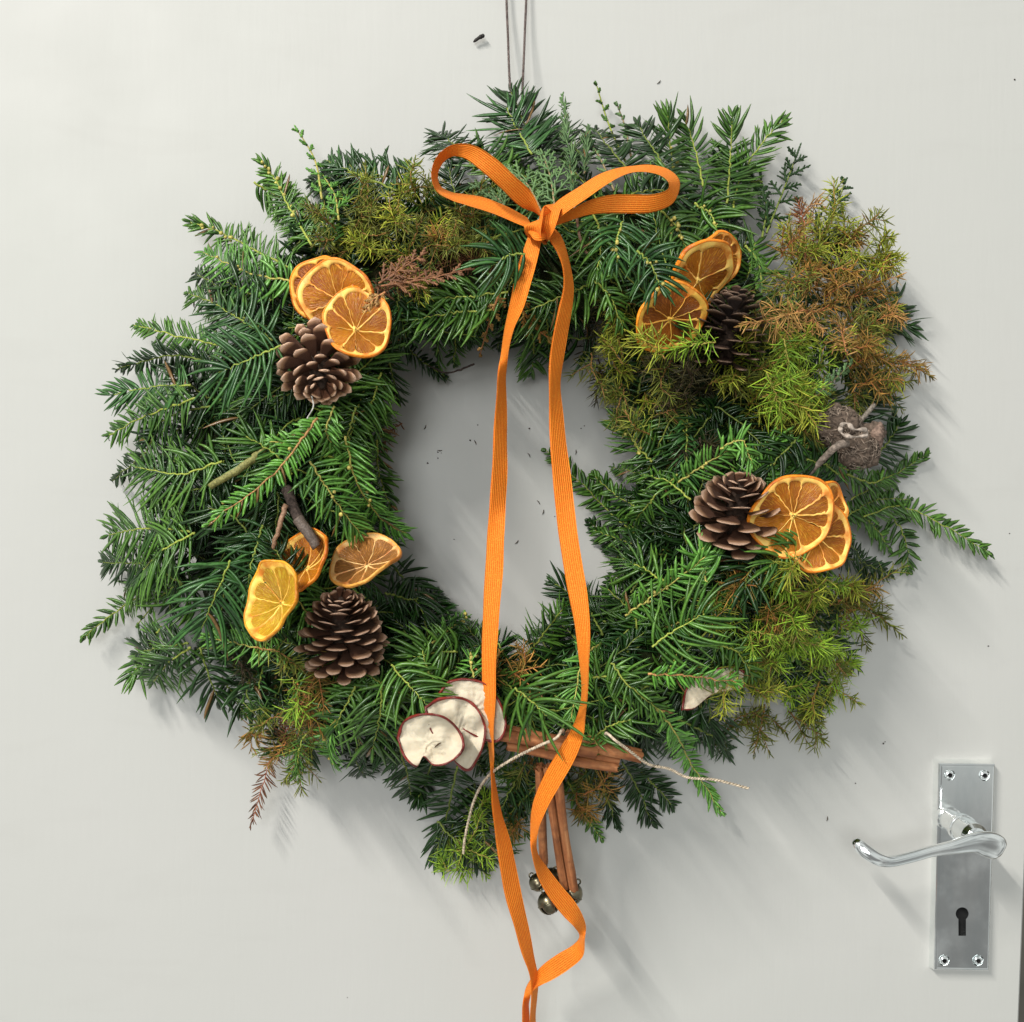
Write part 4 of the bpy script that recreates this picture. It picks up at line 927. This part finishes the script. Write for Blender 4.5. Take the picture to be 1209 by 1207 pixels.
def ribbon(name, rows, n=160, thick=.00035, arch=0.0):
    """rows: (px, py, h, direction of the width in degrees, seen width px, sign of the depth tilt)"""
    A = []
    for x, y, h, an, wa, sg in rows:
        k = (D - h) / D; Wm = RW * S * .86; wa_m = min(wa * S * k, Wm * .995); dd = math.sqrt(max(0, Wm ** 2 - wa_m ** 2)) * sg * .5
        dx, dy = math.cos(math.radians(an)) * wa / 2, math.sin(math.radians(an)) * wa / 2
        A.append((*P(x - dx, y - dy, h - dd), *P(x + dx, y + dy, h + dd)))
    A = catmull(A, n); Lf = A[:, :3]; Rt = A[:, 3:]; cen = (Lf + Rt) / 2; T = unit(np.gradient(cen, axis=0)); acr = unit(Rt - Lf); nm = unit(np.cross(acr, T))
    cum = np.concatenate([[0], np.cumsum(np.linalg.norm(np.diff(cen, axis=0), axis=1))])
    mw = 12; V = []; uv = []
    for sg in (1, -1):
        for i in range(n):
            for j in range(mw + 1):
                u = j / mw; edge = 1.0 if 0 < j < mw else .2
                wob = .00022 * math.sin(cum[i] * 160 + j * .4) * (1 if j in (0, mw) else .3)
                p = Lf[i] * (1 - u) + Rt[i] * u + nm[i] * (sg * thick * edge + arch * math.sin(math.pi * u) + wob)
                V.append(p); uv.append((u, cum[i]))
    V = np.array(V); m_ = n * (mw + 1); k = mw + 1
    F = [(i * k + j, i * k + j + 1, (i + 1) * k + j + 1, (i + 1) * k + j) for i in range(n - 1) for j in range(mw)]
    F += [(m_ + i * k + j, m_ + (i + 1) * k + j, m_ + (i + 1) * k + j + 1, m_ + i * k + j + 1) for i in range(n - 1) for j in range(mw)]
    for j in (0, mw): F += [(i * k + j, (i + 1) * k + j, m_ + (i + 1) * k + j, m_ + i * k + j) for i in range(n - 1)]
    o = obj_from(name, V, F, M_RIB, bow, True, np.array(uv), None, bow.location); o.location = (0, 0, 0); return o
# loops
ribbon('loop', [(640, 258, .118, 60, 14, 1), (621, 236, .126, -42, 21, 1), (599, 215, .134, -43, 22, 1), (576, 194, .138, -44, 22, 1), (555, 180, .136, -62, 19, 1),
                (536, 178, .130, -90, 14, 1), (521, 187, .125, -135, 10, 1), (513, 204, .121, 180, 8, 1), (517, 222, .118, 130, 8, 1), (532, 231, .116, 100, 9, 1),
                (551, 236, .114, 80, 13, 1), (577, 243, .113, 70, 19, 1), (605, 254, .113, 65, 21, 1), (626, 264, .115, 60, 16, 1)])
ribbon('loop', [(648, 258, .118, 60, 14, 1), (664, 244, .124, 60, 17, 1), (686, 229, .130, 55, 17, 1), (708, 214, .133, 62, 15, 1), (728, 205, .132, 72, 11, 1), (747, 200, .129, 85, 8, 1),
                (767, 199, .126, 100, 9, 1), (785, 204, .123, 140, 11, 1), (796, 216, .121, 175, 13, 1), (791, 232, .122, -120, 17, 1), (772, 240, .124, -97, 21, 1),
                (749, 241, .126, -90, 22.5, 1), (722, 241, .126, -88, 22, 1), (697, 245, .124, -78, 19, 1), (676, 253, .121, -70, 16, 1), (655, 262, .117, -62, 13, 1)])
# tails
LT = [(634, 272, .117, 5, 16, 1), (629, 289, .120, 8, 18, 1), (621, 318, .122, 14, 20, 1), (611, 357, .120, 14, 18, 1), (602, 385, .116, 12, 11, 1), (597, 411, .112, 4, 9, 1), (593, 440, .108, 0, 10, -1), (592, 465, .105, 0, 12, -1),
      (591, 500, .103, 0, 15, -1), (590, 549, .102, 0, 18, -1), (588, 589, .102, 0, 19, -1), (585, 639, .103, 0, 20.5, 1), (583, 679, .105, 0, 21, 1), (579, 738, .110, 0, 19, 1), (577.5, 780, .114, 0, 17, 1), (577, 821, .117, 0, 16, 1),
      (578, 855, .117, 0, 11, 1), (580, 885, .114, 0, 6, 1), (582, 920, .108, 0, 4.5, -1), (587, 959, .100, 0, 11, -1), (596, 1003, .090, -2, 18, -1), (605, 1052, .079, -4, 20, -1), (615, 1092, .070, -8, 17, -1), (623, 1125, .063, -6, 14, -1),
      (630, 1152, .058, 0, 10, -1), (631, 1176, .054, 0, 7, -1), (629, 1200, .05, 0, 7, -1), (628, 1240, .045, 0, 9, -1)]
ribbon('tail', LT, 300)
RT = [(646, 268, .116, 10, 14, -1), (655, 280, .117, -30, 14, -1), (663, 295, .117, -25, 12, -1), (669, 317, .116, -10, 10, -1), (671, 342, .115, 0, 12, -1), (667, 368, .114, 12, 16, -1), (661, 398, .111, 8, 17, -1), (657, 426, .108, 0, 16, -1), (655, 458, .106, 0, 14, -1),
      (657, 496, .105, 0, 17, -1), (660, 533, .105, 0, 20, -1), (665, 579, .106, 0, 22, -1), (670, 625, .107, -4, 22.5, 1), (676, 665, .109, -4, 22.5, 1), (683, 705, .112, -4, 22, 1), (688, 745, .116, -3, 17, 1), (690, 788, .120, 0, 11, 1), (690, 818, .122, 0, 7, 1),
      (687, 843, .123, 10, 9, 1), (681, 866, .122, 20, 17, 1), (668, 893, .118, 28, 22, 1), (651, 923, .112, 28, 22, 1), (638, 950, .106, 20, 18, 1), (631, 980, .099, 5, 10, 1), (631, 1005, .093, -10, 7, -1), (640, 1029, .088, -35, 15, -1), (655, 1052, .083, -40, 20, -1),
      (673, 1075, .078, -35, 21, -1), (685, 1094, .073, -12, 13, -1), (687, 1108, .068, 30, 7, 1), (682, 1123, .064, 50, 18, 1), (666, 1135, .061, 58, 22, 1), (647, 1148, .058, 55, 21, 1), (634, 1158, .055, 50, 14, 1), (625, 1169, .054, 20, 9, 1), (621, 1184, .050, 0, 7, -1), (621, 1202, .047, 0, 9, -1), (620, 1240, .043, 0, 10, -1)]
ribbon('tail', RT, 360)
# knot: a wrap over the middle and the folded lump at its left
ribbon('knot', [(660, 242, .112, 10, 14, 1), (652, 246, .126, 15, 20, 1), (648, 258, .134, 12, 21, 1), (645, 270, .133, 10, 19, 1), (641, 282, .124, 5, 15, 1), (640, 286, .112, 5, 13, 1)], 60, arch=.0016)
ribbon('knot', [(648, 256, .122, -60, 14, 1), (640, 252, .131, -70, 18, 1), (631, 262, .136, -20, 20, 1), (629, 274, .133, 5, 19, 1), (633, 284, .124, 20, 17, 1), (640, 286, .113, 20, 14, 1)], 60, arch=.002)
ribbon('knot', [(622, 262, .112, 40, 14, 1), (622, 268, .122, 55, 15, 1), (628, 276, .130, 75, 14, 1), (638, 278, .130, 90, 13, 1), (646, 276, .120, 90, 12, 1)], 50, arch=.0015)

# ------------------------------------------------------------------ door handle
m, nt, b = newmat('polished_chrome', .09, .5, 1.0)
n = tex(nt, 'ShaderNodeTexNoise', 60, Detail=4.0); n2 = tex(nt, 'ShaderNodeTexNoise', (60, 60, 14), Detail=4.0)
nt.links.new(ramp(nt, n.outputs[0], [(.4, (.08,) * 3), (.7, (.20,) * 3)]), b.inputs['Roughness'])
nt.links.new(ramp(nt, n2.outputs[0], [(.35, (.86, .89, .89)), (.6, (.97, .98, .97))]), b.inputs['Base Color']); M_CHR = m
hd = empty('door_handle', P(1138, 1020, 0)); tag(hd, 'polished chrome lever door handle on a keyhole backplate', 'door handle')
HL = hd.location; rl = math.radians(1.3)
def plate():
    bm = bmesh.new(); face = [P(1109, 902, .009), P(1176, 903, .009), P(1169, 1147, .009), P(1103.5, 1146, .009)]
    face = [Vector((p.x, -.009, p.z)) for p in face]; back = [Vector((p.x * 1.0, 0.0005, p.z)) for p in face]
    cxy = sum(face, Vector()) / 4; back = [cxy + (p - cxy) * 1.02 for p in face]; 
    for p in back: p.y = .0005
    for k in range(4):
        sh = 1.0 - .0024 / .03; 
    vs = [bm.verts.new(p - HL) for p in face + back]
    for q in ((0, 3, 2, 1), (4, 5, 6, 7), (0, 1, 5, 4), (1, 2, 6, 5), (2, 3, 7, 6), (3, 0, 4, 7)): bm.faces.new([vs[i] for i in q])
    bmesh.ops.recalc_face_normals(bm, faces=bm.faces)
    ed = [e for e in bm.edges if all(v.co.y < -.004 for v in e.verts)]
    bmesh.ops.bevel(bm, geom=ed, offset=.0022, segments=4, profile=.5, affect='EDGES')
    me = bpy.data.meshes.new('backplate'); bm.to_mesh(me); bm.free()
    o = bpy.data.objects.new('backplate', me); COL.objects.link(o); o.parent = hd
    # keyhole and screw sinks cut right through
    def cutter(pts, y0, y1):
        b2 = bmesh.new(); f = b2.faces.new([b2.verts.new((x, y0, z)) for x, z in pts]); r_ = bmesh.ops.extrude_face_region(b2, geom=[f])
        for v in r_['geom']:
            if isinstance(v, bmesh.types.BMVert): v.co.y = y1
        bmesh.ops.recalc_face_normals(b2, faces=b2.faces); mm = bpy.data.meshes.new('cut'); b2.to_mesh(mm); b2.free()
        c_ = bpy.data.objects.new('cut', mm); COL.objects.link(c_); c_.parent = hd; return c_
    kc = P(1136, 1079, .009) - HL; r = M(7.6, .009); w_ = M(4.4, .009); zl = (P(1135, 1105, .009) - HL).z
    pts = [(kc.x + r * math.cos(a), kc.z + r * math.sin(a)) for a in np.linspace(math.radians(-54), math.radians(234), 28)] + [(kc.x - w_, zl), (kc.x + w_, zl)]
    cs = [cutter(pts, -.02, -.0035)]
    for sx_, sy_ in SCR:
        c0 = P(sx_, sy_, .009) - HL; rr = M(6.6, .009); cs.append(cutter([(c0.x + rr * math.cos(a), c0.z + rr * math.sin(a)) for a in np.linspace(0, 2 * math.pi, 24, endpoint=False)], -.02, -.0060))
    for i, c_ in enumerate(cs):
        md = o.modifiers.new('cut', 'BOOLEAN'); md.object = c_; md.operation = 'DIFFERENCE'; md.solver = 'EXACT'
    dg = bpy.context.evaluated_depsgraph_get(); me2 = bpy.data.meshes.new_from_object(o.evaluated_get(dg)); o.modifiers.clear(); o.data = me2
    me2.materials.clear(); me2.materials.append(M_CHR); me2.polygons.foreach_set('use_smooth', [False] * len(me2.polygons))
    for c_ in cs: bpy.data.objects.remove(c_)
    mb = MB(); box(mb, (kc.x - r * 1.3, -.0044, zl - .001), (kc.x + r * 1.3, -.0030, kc.z + r * 1.2)); mb.build('keyhole', M_DARK, hd, smooth=False)  # near-black floor painted as the shade inside the keyhole
SCR = [(1121, 915), (1162, 915.5), (1114.5, 1134), (1154.5, 1134)]
plate()
for sx_, sy_ in SCR:
    c0 = P(sx_, sy_, .0075) - HL; mb = MB(); r = M(5.6, .008); v = []; na = 24
    prof = [(1.0, -.0062), (.97, -.0078), (.75, -.0086), (.46, -.0087)]
    for i in range(na):
        a = 2 * math.pi * i / na
        for rr, y in prof: v.append((c0.x + r * rr * math.cos(a), y, c0.z + r * rr * math.sin(a)))
    # cross socket
    f = [(i * 4 + j, i * 4 + j + 1, ((i + 1) % na) * 4 + j + 1, ((i + 1) % na) * 4 + j) for i in range(na) for j in range(3)]
    mb.add(v, f); sc = mb.build('screw', M_CHR, hd)
    mb = MB(); v = []
    for i in range(na):
        a = 2 * math.pi * i / na; q = .47 * (1 if (i % 6) in (0,) else .9)
        v.append((c0.x + r * q * math.cos(a), -.0086, c0.z + r * q * math.sin(a)))
    for i in range(na):
        a = 2 * math.pi * i / na; v.append((c0.x + r * .3 * math.cos(a), -.0068, c0.z + r * .3 * math.sin(a)))
    mb.add(v, [(i, (i + 1) % na, na + (i + 1) % na, na + i) for i in range(na)] + [tuple(na + i for i in range(na))]); mb.build('socket', M_DARK, sc)  # socket walls and floor coloured near-black for their shade
b0 = P(1119, 966, .009); ax0 = Vector((b0.x, 0, b0.z)) - Vector((HL.x, 0, HL.z))
def lathe(name, prof, n=40):
    mb = MB(); v = [(ax0.x + r * math.cos(2 * math.pi * i / n), y, ax0.z + r * math.sin(2 * math.pi * i / n)) for y, r in prof for i in range(n)]
    f = [(j * n + i, j * n + (i + 1) % n, (j + 1) * n + (i + 1) % n, (j + 1) * n + i) for j in range(len(prof) - 1) for i in range(n)]
    mb.add(v, f + [tuple((len(prof) - 1) * n + i for i in range(n))]); return mb.build(name, M_CHR, hd)
def crisp(pr):        # short lead-ins at every corner keep the turned edges sharp
    o = []
    for i, (y, r) in enumerate(pr):
        if i: y0, r0 = pr[i - 1]; o.append((y0 + (y - y0) * .06, r0 + (r - r0) * .06)); o.append((y0 + (y - y0) * .94, r0 + (r - r0) * .94))
        o.append((y, r))
    return o
lathe('neck', crisp([(-.0086, .0090), (-.0125, .0090), (-.0135, .0078), (-.030, .0078)]))
lathe('collar', crisp([(-.0295, .0078), (-.0300, .0100), (-.0345, .0100), (-.0350, .0092), (-.050, .0092), (-.0535, .0070)]))
lv = [(1184, 1004, .052, 5.0, 7), (1178, 1001, .053, 8.0, 12.5), (1166, 997, .054, 8.6, 13.5), (1150, 995, .055, 8.2, 10.5), (1127, 1000, .056, 7.0, 7.2), (1101, 1005, .056, 6.4, 5.6), (1076, 1012, .056, 6.4, 5.4), (1053, 1017, .056, 7.0, 5.6), (1038, 1015, .056, 8.4, 7.0), (1024, 1007, .054, 9.4, 7.6), (1014, 998, .051, 9.6, 7.0), (1009, 991, .048, 6.5, 4.5)]
A = catmull([(*(P(x, y, h) - HL), M(a, h), M(c_, h)) for x, y, h, a, c_ in lv], 70); mb = MB(); T = unit(np.gradient(A[:, :3], axis=0)); V = []; ns = 24
for i in range(70):
    yv = np.array([0, -1., 0]); yv = unit(yv - T[i] * (yv @ T[i])); zv = np.cross(T[i], yv)
    e = 1 if 1 < i < 68 else (.35 if i in (0, 69) else .8)
    for k in range(ns):
        a = 2 * math.pi * k / ns; cs_, sn = math.cos(a), math.sin(a)
        V.append(tuple(A[i, :3] + e * (zv * A[i, 4] * np.sign(cs_) * abs(cs_) ** .8 * 1.15 + yv * A[i, 3] * .72 * np.sign(sn) * abs(sn) ** .8)))
mb.add(V, [(i * ns + k, i * ns + (k + 1) % ns, (i + 1) * ns + (k + 1) % ns, (i + 1) * ns + k) for i in range(69) for k in range(ns)] + [tuple(range(ns))[::-1], tuple(69 * ns + k for k in range(ns))])
mb.build('lever', M_CHR, hd)

# ------------------------------------------------------------------ small things on the door
mb = MB(); A = [P(559, 50, .0035), P(564, 46, .004), P(569, 43, .0045)]; tube(mb, catmull(A, 8), np.array([.4, .8, 1, 1, 1, 1.1, 1.4, 1.2]) * M(1.9, 0), 7, (.02, .016, .014)); ball(mb, P(570, 42.5, .0045), M(2.4, 0), 8, 6, (.02, .018, .016))
tag(mb.build('nail', M_STEM, origin=P(564, 46, 0)), 'small bent dark nail left of the hanging string', 'nail')
mb = MB(); rg = random.Random(2)
spots = [(522, 532), (521, 535), (517, 534), (503, 502), (564, 502), (625, 506), (623, 535), (680, 531), (690, 503), (634, 591), (536, 637), (612, 638), (505, 547), (555, 520), (686, 506), (655, 610), (642, 602), (1043, 878), (1045, 876), (1010, 925), (977, 964), (780, 95), (1198, 94), (1192, 630), (1167, 763), (560, 520), (517, 541), (410, 1178)]
for x, y in spots:
    r = rg.uniform(.5, 1.2); a = rg.uniform(0, 3.14)
    if rg.random() < .5: tube(mb, [P(x, y, .0006), P(x + 3 * math.cos(a), y + 3 * math.sin(a), .0006), P(x + 6 * math.cos(a + .2), y + 6 * math.sin(a + .2), .0006)], [M(.3, 0), M(.7, 0), M(.2, 0)], 5, (.06, .045, .03))
    else: ball(mb, P(x, y, .0003), M(r, 0), 6, 5, (.03, .022, .016), (1, .5, .8), .5, x)
tag(mb.build('needle_debris', M_STEM), 'dark specks and broken needles stuck to the white door', None, kind='stuff')
